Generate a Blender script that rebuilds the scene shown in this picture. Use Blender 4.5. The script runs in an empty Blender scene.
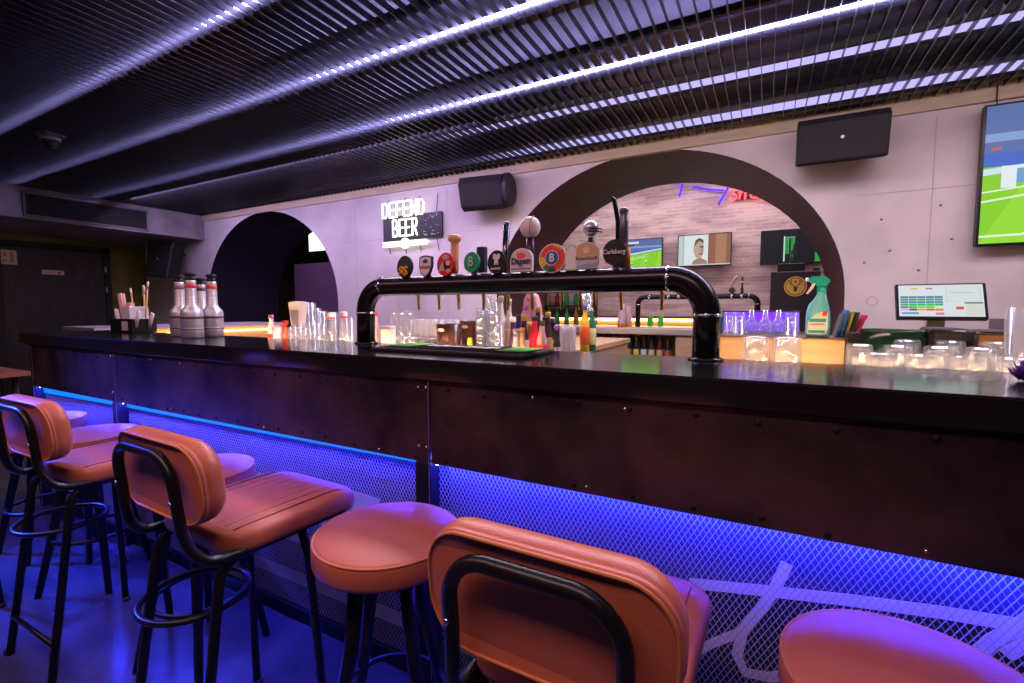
import bpy, math, random
from math import pi, sin, cos, tan, atan, hypot, sqrt
from mathutils import Vector, Matrix
random.seed(7)
SC = bpy.context.scene
COL = SC.collection
PI = pi

# ------------------------------------------------------------------ camera numbers (metres, z up, bar runs along x)
FPX, CXP, CYP, EYE = 472.0, 512.0, 341.5, 1.28
PITCH = atan(33.5 / FPX)
YAW = atan(255 / hypot(FPX, 33.5))
_fh = Vector((-sin(YAW), cos(YAW), 0)); _r = Vector((cos(YAW), sin(YAW), 0)); _z = Vector((0, 0, 1))
_f = _fh * cos(PITCH) - _z * sin(PITCH); _u = _fh * sin(PITCH) + _z * cos(PITCH)
def at(px, py, Y):
    """the point of the plane y = Y seen at a photo pixel"""
    d = _f + _r * ((px - CXP) / FPX) - _u * ((py - CYP) / FPX)
    p = d * (Y / d.y); p.z += EYE
    return p
def atz(px, py, z):
    d = _f + _r * ((px - CXP) / FPX) - _u * ((py - CYP) / FPX)
    p = d * ((z - EYE) / d.z); p.z += EYE
    return p

# ------------------------------------------------------------------ materials
MATS = {}
def mat(name, col, rough=.5, metal=0., emit=None, es=0., spec=None, noise=0, nscale=12., col2=None, bump=0., bscale=60., trans=0., ior=1.45, coat=0., alpha=1., stretch=None, detail=4.):
    m = bpy.data.materials.new(name); m.use_nodes = True
    nt = m.node_tree; b = nt.nodes['Principled BSDF']
    c = (col[0], col[1], col[2], 1)
    b.inputs['Base Color'].default_value = c
    b.inputs['Roughness'].default_value = rough
    b.inputs['Metallic'].default_value = metal
    b.inputs['IOR'].default_value = ior
    if spec is not None: b.inputs['Specular IOR Level'].default_value = spec
    if trans: b.inputs['Transmission Weight'].default_value = trans
    if coat: b.inputs['Coat Weight'].default_value = coat; b.inputs['Coat Roughness'].default_value = .12
    if alpha < 1: b.inputs['Alpha'].default_value = alpha
    if emit:
        b.inputs['Emission Color'].default_value = (emit[0], emit[1], emit[2], 1); b.inputs['Emission Strength'].default_value = es
    if noise or bump:
        tc = nt.nodes.new('ShaderNodeTexCoord'); src = tc.outputs['Object']
        if stretch:
            mp = nt.nodes.new('ShaderNodeMapping'); mp.inputs['Scale'].default_value = stretch
            nt.links.new(src, mp.inputs['Vector']); src = mp.outputs['Vector']
    if noise:
        n = nt.nodes.new('ShaderNodeTexNoise'); n.inputs['Scale'].default_value = nscale; n.inputs['Detail'].default_value = detail
        nt.links.new(src, n.inputs['Vector'])
        r = nt.nodes.new('ShaderNodeValToRGB')
        c2 = col2 or tuple(x * .6 for x in col)
        r.color_ramp.elements[0].position = .5 - noise / 2; r.color_ramp.elements[1].position = .5 + noise / 2
        r.color_ramp.elements[0].color = (c2[0], c2[1], c2[2], 1); r.color_ramp.elements[1].color = c
        nt.links.new(n.outputs['Fac'], r.inputs['Fac']); nt.links.new(r.outputs['Color'], b.inputs['Base Color'])
    if bump:
        n = nt.nodes.new('ShaderNodeTexNoise'); n.inputs['Scale'].default_value = bscale; n.inputs['Detail'].default_value = 5
        nt.links.new(src, n.inputs['Vector'])
        bp = nt.nodes.new('ShaderNodeBump'); bp.inputs['Strength'].default_value = bump; bp.inputs['Distance'].default_value = .01
        nt.links.new(n.outputs['Fac'], bp.inputs['Height']); nt.links.new(bp.outputs['Normal'], b.inputs['Normal'])
    MATS[name] = m
    return m
def emat(name, col, s, base=(.02, .02, .02)):
    return mat(name, base, .4, 0, col, s, spec=.12)
_flat = {}
def paint(r, g, b, rough=.5, metal=0.):
    k = (round(r, 3), round(g, 3), round(b, 3), rough, metal)
    if k not in _flat: _flat[k] = mat('paint_%d' % len(_flat), (r, g, b), rough, metal, spec=.3)
    return _flat[k]
_glow = {}
def glow(r, g, b, s=1.):
    k = (r, g, b, s)
    if k not in _glow: _glow[k] = emat('glow_%d' % len(_glow), (r, g, b), s, (.01, .01, .01))
    return _glow[k]

# ------------------------------------------------------------------ mesh builder
class MB:
    def __init__(s): s.v = []; s.f = []; s.m = []; s.s = []
    def add(s, vs, fs, mi=0, sm=False):
        o = len(s.v); s.v += [tuple(p) for p in vs]
        for f in fs: s.f.append(tuple(i + o for i in f)); s.m.append(mi); s.s.append(sm)
        return s
    def box(s, a, b, mi=0, M=None):
        x0, y0, z0 = a; x1, y1, z1 = b
        vs = [(x0,y0,z0),(x1,y0,z0),(x1,y1,z0),(x0,y1,z0),(x0,y0,z1),(x1,y0,z1),(x1,y1,z1),(x0,y1,z1)]
        if M is not None: vs = [M @ Vector(v) for v in vs]
        return s.add(vs, [(0,3,2,1),(4,5,6,7),(0,1,5,4),(1,2,6,5),(2,3,7,6),(3,0,4,7)], mi)
    def bbox(s, a, b, c=.004, mi=0, M=None):
        """box with chamfered edges"""
        x0, y0, z0 = a; x1, y1, z1 = b
        return s.loft([[(x0+i, y0+i, z), (x1-i, y0+i, z), (x1-i, y1-i, z), (x0+i, y1-i, z)] for i, z in ((c, z0), (0, z0+c), (0, z1-c), (c, z1))], mi, False, M)
    def loft(s, rings, mi=0, sm=True, M=None, caps=True, close=False):
        n = len(rings[0]); vs = [p for r in rings for p in r]
        if M is not None: vs = [M @ Vector(v) for v in vs]
        fs = []
        k = len(rings)
        for i in range(k if close else k - 1):
            a = i * n; b = ((i + 1) % k) * n
            for j in range(n): fs.append((a + j, a + (j + 1) % n, b + (j + 1) % n, b + j))
        o = len(s.v); s.add(vs, fs, mi, sm)
        if caps and not close:
            s.f.append(tuple(o + j for j in reversed(range(n)))); s.m.append(mi); s.s.append(False)
            s.f.append(tuple(o + (k - 1) * n + j for j in range(n))); s.m.append(mi); s.s.append(False)
        return s
    def tube(s, pts, r, n=10, mi=0, closed=False, caps=True, up=None):
        P = [Vector(p) for p in pts]; k = len(P); rr = r if isinstance(r, (list, tuple)) else [r] * k
        rings = []; prev = None
        for i in range(k):
            if closed: t = P[(i + 1) % k] - P[i - 1]
            else: t = P[min(i + 1, k - 1)] - P[max(i - 1, 0)]
            t.normalize()
            if prev is None:
                a = Vector((0, 0, 1)) if abs(t.z) < .9 else Vector((1, 0, 0))
                nrm = t.cross(a).normalized()
            else:
                nrm = (prev - t * prev.dot(t)).normalized()
            prev = nrm; bn = t.cross(nrm)
            rings.append([P[i] + (nrm * cos(2 * PI * j / n) + bn * sin(2 * PI * j / n)) * rr[i] for j in range(n)])
        return s.loft(rings, mi, True, None, caps, closed)
    def lathe(s, prof, c=(0, 0, 0), n=20, mi=0, M=None, close=False, sm=True):
        cx, cy, cz = c
        rings = [[(cx + r * cos(2 * PI * j / n), cy + r * sin(2 * PI * j / n), cz + z) for j in range(n)] for r, z in prof]
        return s.loft(rings, mi, sm, M, not close, close)
    def cyl(s, p0, p1, r0, r1=None, n=16, mi=0):
        return s.tube([p0, p1], [r0, r0 if r1 is None else r1], n, mi)
    def sphere(s, c, r, nu=16, nv=10, mi=0, M=None):
        rx, ry, rz = r if isinstance(r, (tuple, list)) else (r, r, r)
        rings = [[(c[0] + rx * sin(a) * cos(2*PI*j/nu), c[1] + ry * sin(a) * sin(2*PI*j/nu), c[2] - rz * cos(a)) for j in range(nu)]
                 for a in [PI * max(.02, min(.98, i / nv)) for i in range(nv + 1)]]
        return s.loft(rings, mi, True, M)
    def prism(s, poly, d0, d1, mi=0, M=None):
        """poly in (x,z), extruded along y from d0 to d1"""
        return s.loft([[(x, d0, z) for x, z in poly], [(x, d1, z) for x, z in poly]], mi, False, M)
    def build(s, name, mats, parent=None, org=None, smooth=False):
        me = bpy.data.meshes.new(name)
        v = s.v
        if org is not None: v = [(a - org[0], b - org[1], c - org[2]) for a, b, c in v]
        me.from_pydata(v, [], s.f)
        for m in (mats if isinstance(mats, (list, tuple)) else [mats]): me.materials.append(m)
        me.polygons.foreach_set('material_index', s.m)
        me.polygons.foreach_set('use_smooth', [x or smooth for x in s.s])
        me.update()
        o = bpy.data.objects.new(name, me); COL.objects.link(o)
        if parent is not None: o.parent = parent
        elif org is not None: o.location = org
        return o
def fixn(o):
    import bmesh
    b = bmesh.new(); b.from_mesh(o.data); bmesh.ops.recalc_face_normals(b, faces=b.faces); b.to_mesh(o.data); b.free(); return o
def bevel(o, w=.004, seg=2):
    m = o.modifiers.new('bevel', 'BEVEL'); m.width = w; m.segments = seg; m.limit_method = 'ANGLE'; return o
def tag(o, label, cat, group=None, kind=None):
    o['label'] = label; o['category'] = cat
    if group: o['group'] = group
    if kind: o['kind'] = kind
    return o
def thing(name, label, cat, loc=(0, 0, 0), rz=0, group=None):
    o = bpy.data.objects.new(name, None); COL.objects.link(o)
    o.location = loc; o.rotation_euler = (0, 0, rz); o.empty_display_size = .05
    return tag(o, label, cat, group)
def struct(o):
    o['kind'] = 'structure'; return o
def dup(root, loc, rz=0, label=None, group=None, scale=None):
    r = root.copy(); COL.objects.link(r); r.location = loc; r.rotation_euler = (0, 0, rz)
    if scale: r.scale = scale
    if label: r['label'] = label
    if group: r['group'] = group
    for ch in list(root.children):
        c = ch.copy(); COL.objects.link(c); c.parent = r
        for g in list(ch.children):
            d = g.copy(); COL.objects.link(d); d.parent = c
    return r
def text(name, s, size, loc, rot, m, parent=None, ext=.001, sx=1., off=0., align='CENTER'):
    cu = bpy.data.curves.new(name, 'FONT'); cu.body = s; cu.size = size; cu.extrude = ext; cu.offset = off
    cu.align_x = align; cu.align_y = 'CENTER'; cu.resolution_u = 3
    o = bpy.data.objects.new(name, cu); COL.objects.link(o)
    bpy.context.view_layer.update()
    me = bpy.data.meshes.new_from_object(o.evaluated_get(bpy.context.evaluated_depsgraph_get()))
    bpy.data.objects.remove(o)
    me.name = name; me.materials.clear(); me.materials.append(m)
    o = bpy.data.objects.new(name, me); COL.objects.link(o)
    o.location = loc; o.rotation_euler = rot; o.scale = (sx, 1, 1)
    if parent is not None: o.parent = parent
    return o
FACE = (PI / 2, 0, 0)          # text standing up and read from the -y side
def rrect(w, d, r, n=6):
    """rounded rectangle outline, counter-clockwise"""
    pts = []
    for cx, cy, a0 in ((w/2-r, d/2-r, 0), (-w/2+r, d/2-r, PI/2), (-w/2+r, -d/2+r, PI), (w/2-r, -d/2+r, 3*PI/2)):
        for i in range(n + 1):
            a = a0 + PI / 2 * i / n; pts.append((cx + r * cos(a), cy + r * sin(a)))
    return pts
def ellipse(rx, rz, n=24, cx=0, cz=0): return [(cx + rx * cos(2*PI*i/n), cz + rz * sin(2*PI*i/n)) for i in range(n)]
def bez(p0, p1, p2, n=8):
    p0, p1, p2 = Vector(p0), Vector(p1), Vector(p2)
    return [(p0*(1-t)**2 + p1*2*t*(1-t) + p2*t*t) for t in [i/n for i in range(n+1)]]
def arc(c, u, v, r, a0, a1, n=8):
    c, u, v = Vector(c), Vector(u), Vector(v)
    return [c + u * (r*cos(a0+(a1-a0)*i/n)) + v * (r*sin(a0+(a1-a0)*i/n)) for i in range(n+1)]

# palette
concrete = mat('concrete', (.58, .52, .51), .75, noise=.42, nscale=1.5, col2=(.38, .33, .33), bump=.22, bscale=9, detail=8)
tanbeam = mat('tan_timber', (.46, .38, .26), .7, noise=.4, nscale=3, col2=(.38, .31, .2), stretch=(1, 4, 8))
archpaint = mat('arch_paint', (.085, .036, .044), .5, noise=.4, nscale=5, col2=(.066, .030, .036), spec=.12)
archblack = mat('arch_black', (.012, .010, .018), .6)
ceilblack = mat('ceiling_paint', (.034, .032, .045), .5)
slatmat = mat('slat_metal', (.026, .025, .032), .36, .3)
slat_lit_edge = mat('slat_edge_lit_tone', (.32, .29, .28), .24, .8)  # lighter bottom face: room light from below put into the colour
joistmat = mat('joist_black', (.03, .03, .035), .45, .3)
floormat = mat('polished_concrete', (.075, .075, .09), .24, noise=.3, nscale=2.6, col2=(.03, .03, .042), bump=.06, bscale=14, detail=8)
olive = mat('olive_plaster', (.20, .17, .03), .7, noise=.4, nscale=7, col2=(.12, .10, .02))
darkplaster = mat('dark_plaster', (.035, .03, .035), .7)
barwood = mat('black_bar_top', (.010, .009, .010), .13, noise=.3, nscale=6, col2=(.012, .011, .012), stretch=(1, 8, 8), coat=.3)
rust = mat('raw_steel', (.095, .062, .062), .42, .55, noise=.30, nscale=4.2, col2=(.018, .014, .02), bump=.08, bscale=22, detail=9)
blackmetal = mat('black_metal', (.018, .018, .02), .32, .5)
blackplastic = mat('black_plastic', (.025, .025, .028), .42)
speakerblack = mat('speaker_black', (.014, .012, .016), .6, spec=.2)
meshsteel = mat('mesh_steel', (.56, .56, .66), .4, .3)
leather = mat('tan_leather', (.53, .14, .085), .36, noise=.5, nscale=9, col2=(.48, .14, .06), bump=.10, bscale=220)
seam = mat('leather_seam', (.30, .09, .035), .55)
piping = mat('leather_piping', (.55, .20, .07), .45)
chrome = mat('chrome', (.75, .75, .78), .14, 1.)
brushed = mat('brushed_steel', (.70, .69, .72), .46, .75, noise=.3, nscale=30, col2=(.5, .5, .54), stretch=(1, 1, 12))
brass = mat('brass', (.75, .48, .16), .28, 1.)
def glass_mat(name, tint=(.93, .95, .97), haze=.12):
    """thin walled glass: mostly clear, mirror like at grazing angles, a white haze that imitates lit glass"""
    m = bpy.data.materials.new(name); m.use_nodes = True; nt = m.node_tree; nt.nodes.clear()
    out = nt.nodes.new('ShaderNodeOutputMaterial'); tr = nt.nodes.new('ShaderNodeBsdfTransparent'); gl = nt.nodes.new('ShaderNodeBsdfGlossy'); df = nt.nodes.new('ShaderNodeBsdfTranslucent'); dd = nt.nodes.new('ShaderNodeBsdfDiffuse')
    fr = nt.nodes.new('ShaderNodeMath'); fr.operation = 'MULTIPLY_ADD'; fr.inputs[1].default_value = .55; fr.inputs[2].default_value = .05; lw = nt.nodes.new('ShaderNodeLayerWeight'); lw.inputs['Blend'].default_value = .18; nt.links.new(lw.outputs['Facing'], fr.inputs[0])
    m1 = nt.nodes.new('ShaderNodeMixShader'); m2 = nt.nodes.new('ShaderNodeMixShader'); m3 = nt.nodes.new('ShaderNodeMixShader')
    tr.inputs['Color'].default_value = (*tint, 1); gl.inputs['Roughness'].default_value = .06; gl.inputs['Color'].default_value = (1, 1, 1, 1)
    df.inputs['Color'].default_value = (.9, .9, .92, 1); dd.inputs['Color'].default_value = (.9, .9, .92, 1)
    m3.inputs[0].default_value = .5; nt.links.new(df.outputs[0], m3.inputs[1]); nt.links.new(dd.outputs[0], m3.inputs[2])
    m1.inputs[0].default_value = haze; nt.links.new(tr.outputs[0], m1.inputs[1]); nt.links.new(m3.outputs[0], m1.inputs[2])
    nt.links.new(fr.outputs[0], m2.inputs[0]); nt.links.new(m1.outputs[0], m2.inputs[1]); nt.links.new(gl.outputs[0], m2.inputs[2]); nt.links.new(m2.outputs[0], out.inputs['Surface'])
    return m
glass = glass_mat('clear_glass')
lit_haze_glass = glass_mat('lit_haze_glass', (.95, .95, .95), .34)  # stronger white haze stands in for brightly lit tumblers
woodlight = mat('oak_board', (.68, .47, .27), .45, noise=.5, nscale=7, col2=(.55, .36, .19), stretch=(1, 6, 6))
steelsheet = mat('counter_steel', (.55, .54, .55), .35, .85)
white = paint(.8, .8, .8)
black = paint(.012, .012, .014, .4)
# ================================================================== THE ROOM
WY, WB, CEIL, SLAT = 4.40, 5.65, 2.95, 2.736
ARCHES = [(-6.45, 1.48, 1.37, 1.295), (-1.02, 1.54, 1.37, 1.31)]
def arch_line(cx, a, z0, b, n=40):
    return [(cx - a, 0)] + [(cx - a * cos(PI * i / n), z0 + b * sin(PI * i / n)) for i in range(n + 1)] + [(cx + a, 0)]
w = MB()
for Y, top, flip in ((WY, CEIL, False), (WB, 3.1, True)):
    x = -9.82
    for A in ARCHES:
        L = arch_line(*A)
        w.add([(x, Y, 0), (A[0] - A[1], Y, 0), (A[0] - A[1], Y, top), (x, Y, top)], [(0, 1, 2, 3)], 0)
        for (xa, za), (xb, zb) in zip(L[1:-1], L[2:-1]):
            w.add([(xa, Y, za), (xb, Y, zb), (xb, Y, top), (xa, Y, top)], [(0, 1, 2, 3)], 0)
        x = A[0] + A[1]
    w.add([(x, Y, 0), (3.2, Y, 0), (3.2, Y, top), (x, Y, top)], [(0, 1, 2, 3)], 0)
for A in ARCHES:
    L = arch_line(*A)
    for (xa, za), (xb, zb) in zip(L[:-1], L[1:]):
        w.add([(xa, WY, za), (xb, WY, zb), (xb, WB, zb), (xa, WB, za)], [(0, 1, 2, 3)], 1 if A[0] > -3 else 2)
# concrete with cast joints and a few form-tie holes
nt = concrete.node_tree
wall_back = struct(w.build('wall_back', [concrete, archpaint, archblack]))
jm = MB()
for x in (-4.62, -3.2, 1.0, 2.1):
    jm.box((x - .003, WY - .0015, 0), (x + .003, WY + .02, 2.62))
for x0, x1, z in ((-4.9, -2.75, 2.12), (.55, 3.2, 2.12), (.62, 3.2, .9)):
    jm.box((x0, WY - .0015, z - .003), (x1, WY + .02, z + .003))
struct(jm.build('wall_back_joints', paint(.36, .31, .3), wall_back))
hm = MB()
for x, z in ((.69, 1.33), (.72, 1.93), (.78, 1.70), (.95, 1.55), (1.05, 2.0), (-3.9, 1.75), (-3.4, 1.62), (-4.7, 2.3), (1.12, 1.76), (.63, 1.62)):
    if z == 1.33: hm.tube([(x + .033 * cos(2*PI*i/20), WY, z + .033 * sin(2*PI*i/20)) for i in range(20)], .0025, 6, 0, True); continue
    r = .008
    hm.lathe([(r, 0), (r, .0012), (r * .86, .0012), (r * .84, .0)], (0, 0, 0), 14, M=Matrix.Translation((x, WY, z)) @ Matrix.Rotation(PI / 2, 4, 'X'))
struct(hm.build('wall_back_pits', paint(.33, .28, .27), wall_back))
struct(MB().box((-7.94, WY - .03, 2.655), (3.2, WY + .02, 2.80)).build('trim_1', tanbeam))
struct(MB().box((-10, -3.2, -.1), (3.4, 9, 0)).build('floor', floormat))
ceiling = struct(MB().box((-10, -3.2, CEIL), (3.4, WY + .05, CEIL + .1)).build('ceiling', ceilblack))
sl = MB(); x = -7.92
while x < 3.1:
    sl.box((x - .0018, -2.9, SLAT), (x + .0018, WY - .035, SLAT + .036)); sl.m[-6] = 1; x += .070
struct(sl.build('ceiling_slats', [slatmat, slat_lit_edge], ceiling))
jo = MB()
LED = [(-1.1, 2.82), (-.35, 2.82), (.4, 2.82), (1.56, 2.81), (2.25, 2.815), (3.05, 2.82), (3.64, 2.855), (4.215, 2.80)]
for y, z in LED: jo.box((-7.9, y + .004, z - .052), (3.1, y + .06, z + .022))
for y in (1.95, 2.72, 3.38, 3.93): jo.box((-7.9, y, SLAT + .037), (3.1, y + .03, SLAT + .075))
struct(jo.build('ceiling_joists', joistmat, ceiling))
led_white = emat('led_violet_white', (.46, .42, 1.0), 80.)
led_white2 = emat('led_violet_white_wide', (.50, .44, .92), 1.2)
for i, (y, z) in enumerate(LED):
    if y < 1: continue
    hh = .007 if i < 6 else .026
    o = MB().box((-7.85, y - .006, z - hh), (3.05, y + .003, z + hh)).build('led_strip', led_white if i < 6 else led_white2, None, org=(-2.4, y, z))
    tag(o, ['', '', '', 'violet white ceiling light strip closest above the front edge of the bar', 'violet white ceiling light strip second from the bar side, behind black slats',
            'brightest ceiling light strip running across behind the middle of the slats', 'ceiling light strip second out from the arched wall', 'ceiling light strip along the top of the arched concrete wall'][i], 'light strip', 'ceiling light strips')
# side walls and the lowered part at the far end
struct(MB().box((-9.97, -3.2, 0), (-9.82, 9, CEIL)).build('wall_left', olive))
struct(MB().box((3.2, -3.2, 0), (3.35, 9, 3.1)).build('wall_right', darkplaster))
struct(MB().box((-10, -3.2, 0), (3.4, -3.05, CEIL)).build('wall_front', darkplaster))
bk = MB().box((-9.82, -3.0, 2.365), (-7.95, WY, CEIL))
struct(bk.build('ceiling_bulkhead', mat('bulkhead_paint', (.30, .26, .27), .6, noise=.3, nscale=3), ceiling))
# rooms behind the arches
br = mat('brick_wall', (.5, .36, .33), .8)
bn = br.node_tree; bb = bn.nodes['Principled BSDF']
tc = bn.nodes.new('ShaderNodeTexCoord'); sx = bn.nodes.new('ShaderNodeSeparateXYZ'); cx = bn.nodes.new('ShaderNodeCombineXYZ')
bt = bn.nodes.new('ShaderNodeTexBrick'); bn.links.new(tc.outputs['Object'], sx.inputs[0]); bn.links.new(sx.outputs['X'], cx.inputs['X']); bn.links.new(sx.outputs['Z'], cx.inputs['Y'])
bn.links.new(cx.outputs[0], bt.inputs['Vector'])
bt.inputs['Scale'].default_value = 1.; bt.inputs['Brick Width'].default_value = .2; bt.inputs['Row Height'].default_value = .045; bt.inputs['Mortar Size'].default_value = .006
bt.inputs['Color1'].default_value = (.56, .45, .44, 1); bt.inputs['Color2'].default_value = (.42, .32, .32, 1); bt.inputs['Mortar'].default_value = (.54, .45, .44, 1)
nz = bn.nodes.new('ShaderNodeTexNoise'); nz.inputs['Scale'].default_value = 1.6; nz.inputs['Detail'].default_value = 6
mx = bn.nodes.new('ShaderNodeMix'); mx.data_type = 'RGBA'; mx.blend_type = 'MULTIPLY'; mx.inputs['Factor'].default_value = .7
mp = bn.nodes.new('ShaderNodeMapping'); mp.inputs['Scale'].default_value = (1, 1, 5); bn.links.new(tc.outputs['Object'], mp.inputs['Vector']); bn.links.new(mp.outputs[0], nz.inputs['Vector'])
rp = bn.nodes.new('ShaderNodeValToRGB'); rp.color_ramp.elements[0].position = .38; rp.color_ramp.elements[1].position = .55
rp.color_ramp.elements[0].color = (.55, .48, .54, 1); rp.color_ramp.elements[1].color = (1, 1, 1, 1)
bn.links.new(nz.outputs['Fac'], rp.inputs['Fac']); bn.links.new(bt.outputs['Color'], mx.inputs[6]); bn.links.new(rp.outputs['Color'], mx.inputs[7]); bn.links.new(mx.outputs[2], bb.inputs['Base Color'])
bp = bn.nodes.new('ShaderNodeBump'); bp.inputs['Strength'].default_value = .5; bp.inputs['Distance'].default_value = .01; bn.links.new(bt.outputs['Fac'], bp.inputs['Height']); bp.invert = True; bn.links.new(bp.outputs[0], bb.inputs['Normal'])
BY = 7.0
struct(MB().box((-4.05, BY, 0), (3.2, BY + .15, 3.1)).build('wall_brick', br))
struct(MB().box((-10, WB, 3.1), (3.4, 9, 3.2)).build('ceiling_rear', darkplaster))
struct(MB().box((-4.2, WB, 0), (-4.05, 9, 3.1)).build('wall_partition', darkplaster))
struct(MB().box((-9.82, 8.4, 0), (-4.2, 8.55, 3.1)).build('wall_dark_room', mat('dark_room_wall', (.05, .035, .04), .6)))
# the far end: door with its signs, air grille
door = struct(MB().bbox((-9.83, 2.56, 0), (-9.77, 3.76, 2.19), .006).build('door_1', mat('door_brown', (.05, .035, .03), .5, noise=.3, nscale=3, stretch=(1, 6, 1)), None))
fr = MB()
for a, b in (((-9.82, 2.47, 0), (-9.75, 2.555, 2.27)), ((-9.82, 3.765, 0), (-9.75, 3.85, 2.27)), ((-9.82, 2.47, 2.195), (-9.75, 3.85, 2.27))): fr.bbox(a, b, .006)
struct(fr.build('door_frame', paint(.03, .022, .02), door))
hg = MB()
for z in (1.92, 1.58): hg.cyl((-9.745, 3.775, z - .05), (-9.745, 3.775, z + .05), .014)
struct(hg.build('door_hinge', brushed, door))
ms = thing('wall_sign', 'square pink and white notice high on the brown door', 'sign', (-9.768, 2.64, 2.02))
MB().bbox((0, -.085, -.105), (.006, .085, .105), .001).build('sign_plate', paint(.75, .55, .48), ms)
q = MB()
for y, z, h in ((-.04, .04, .03), (.03, .02, .06), (.03, -.06, .02), (-.04, -.05, .02)): q.box((.0062, y - .02, z - h), (.0075, y + .02, z + h))
q.build('sign_print', paint(.6, .25, .2), ms)
ms = thing('door_label', 'small white and red strip label in the middle of the brown door', 'sign', (-9.768, 3.12, 1.83))
MB().bbox((0, -.13, -.032), (.005, .13, .032), .001).build('label_plate', paint(.8, .68, .6), ms)
MB().lathe([(.022, 0), (.022, .002)], M=Matrix.Translation((.005, .07, 0)) @ Matrix.Rotation(PI/2, 4, 'Y')).build('label_mark', paint(.8, .1, .08), ms)
q = MB()
for i in range(7): q.box((.005, -.11 + i * .02, -.012), (.006, -.098 + i * .02, .012))
q.build('label_lettering', paint(.55, .3, .25), ms)
ag = thing('air_grille', 'long grey framed air grille on the lowered ceiling face at the far end', 'air grille', (-7.95, 2.96, 2.54))
q = MB()
for a, b in (((-.0, -.66, -.15), (.02, .66, -.125)), ((0, -.66, .125), (.02, .66, .15)), ((0, -.66, -.15), (.02, -.635, .15)), ((0, .635, -.15), (.02, .66, .15))): q.bbox(a, b, .003)
q.build('grille_frame', paint(.18, .16, .18, .4), ag)
q = MB()
for i in range(11): q.box((.0, -.635, -.12 + i * .022), (.013, .635, -.11 + i * .022))
q.build('grille_louvres', paint(.035, .03, .035, .45), ag)
MB().box((-.0, -.64, -.13), (.002, .64, .13)).build('grille_back', paint(.008, .008, .008), ag)
# speaker on the wall stub
# ================================================================== THE BAR
BT, BF, BR, BL, BX = 1.12, 1.16, 1.63, -4.22, 1.55          # top height, front, rear, left end, right end (beyond the frame)
wt = MB().bbox((BL, BF, 1.052), (BX, BR, BT), .005).build('bar_worktop', barwood, None, org=((BL + BX) / 2, 1.4, 1.052))
tag(wt, 'long glossy black bar top with a thick front edge', 'bar top')
bar = thing('bar_counter', 'dark raw steel bar front over blue lit diamond mesh screens', 'bar', (-1.3, 1.25, 0))
BO = (-1.3, 1.25, 0)
BAYS = [(-4.07, -3.05), (-2.99, -.99), (-.93, 1.5)]
PANZ = .784
for i, (x0, x1) in enumerate([(-4.13, -2.99), (-2.99, -.93), (-.928, 1.5)]):
    st = MB().bbox((x0 + .001, 1.178, PANZ), (x1 - .001, 1.186, 1.052), .001); n = int((x1 - x0) / .145)
    for k in range(n + 1):
        x = x0 + .06 + k * (x1 - x0 - .12) / n
        for z in (PANZ + .018, 1.022):
            if random.random() < .88: st.sphere((x + random.uniform(-.012, .012), 1.177, z + random.uniform(-.006, .006)), (.0075, .0028, .0075), 8, 6, 1)
    if i:
        for x, z in ((x0 + .36, 1.03), (x0 + .52, PANZ + .02), (x0 + 1.22, PANZ + .018), (x0 + .62, 1.025), (x1 - .22, PANZ + .015)): st.sphere((x, 1.1765, z), (.005, .004, .005), 8, 6, 2)
    st.build('steel_panel', [rust, paint(.015, .013, .015, .5, .3), chrome], bar, BO)
for x in (-4.13, -3.05, -.99):
    st = MB().bbox((x, 1.176, .0), (x + .06, 1.30, PANZ), .0015)
    for dx in (.014, .045):
        for z in (1.028, .835, .30): st.sphere((x + dx, 1.176, z), (.005, .003, .005), 8, 6, 1)
    p = st.build('post', [paint(.03, .028, .032, .4, .6), chrome], bar, BO)
    MB().box((x + .0585, 1.1685, .02), (x + .0605, 1.1705, 1.05)).build('post_edge', paint(.45, .36, .33, .35, .8), p, BO)
# expanded metal screens
CW, CH = .0142, .0245
for x0, x1 in BAYS:
    q = MB(); z0, z1 = .06, PANZ + .01; y = 1.222
    vs = []; fs = []
    nc = int((x1 - x0) / CW); nr = int((z1 - z0) / CH)
    for r in range(nr):
        for c in range(nc):
            xc = x0 + c * CW; zc = z0 + r * CH
            L, Rr, T, B = (xc, zc + CH/2), (xc + CW, zc + CH/2), (xc + CW/2, zc + CH), (xc + CW/2, zc)
            for a, b, t in ((L, T, .0021), (B, Rr, .0021), (L, B, .0012), (T, Rr, .0012)):
                dx, dz = b[0] - a[0], b[1] - a[1]; ln = hypot(dx, dz); nx, nz_ = -dz / ln * t / 2, dx / ln * t / 2
                o = len(vs)
                for px, pz in (a, b): vs += [(px + nx, y, pz + nz_), (px - nx, y, pz - nz_), (px, y + .0026, pz)]
                fs += [(o, o + 1, o + 4, o + 3), (o + 1, o + 2, o + 5, o + 4), (o + 2, o, o + 3, o + 5)]
    q.add(vs, fs)
    q.build('mesh_screen', meshsteel, bar, BO)
# board behind the mesh: pale upper field, black lower field, white brush lettering
YB = 1.285
def P2(px, py): p = at(px, py, YB); return (p.x, p.z)
_ea, _eb = P2(690, 583), P2(1040, 628)
def edge_z(x): return _ea[1] + (_eb[1] - _ea[1]) * (x - _ea[0]) / (_eb[0] - _ea[0])
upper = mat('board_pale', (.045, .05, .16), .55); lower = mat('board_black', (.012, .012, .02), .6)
bd = MB()
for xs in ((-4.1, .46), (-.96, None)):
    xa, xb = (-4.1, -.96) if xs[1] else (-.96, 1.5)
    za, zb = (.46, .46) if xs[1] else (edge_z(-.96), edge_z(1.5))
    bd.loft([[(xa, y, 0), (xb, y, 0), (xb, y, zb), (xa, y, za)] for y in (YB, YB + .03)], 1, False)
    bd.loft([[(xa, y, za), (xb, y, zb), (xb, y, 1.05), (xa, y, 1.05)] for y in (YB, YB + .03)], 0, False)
board = bd.build('backing_board', [upper, lower], bar, BO)
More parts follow.
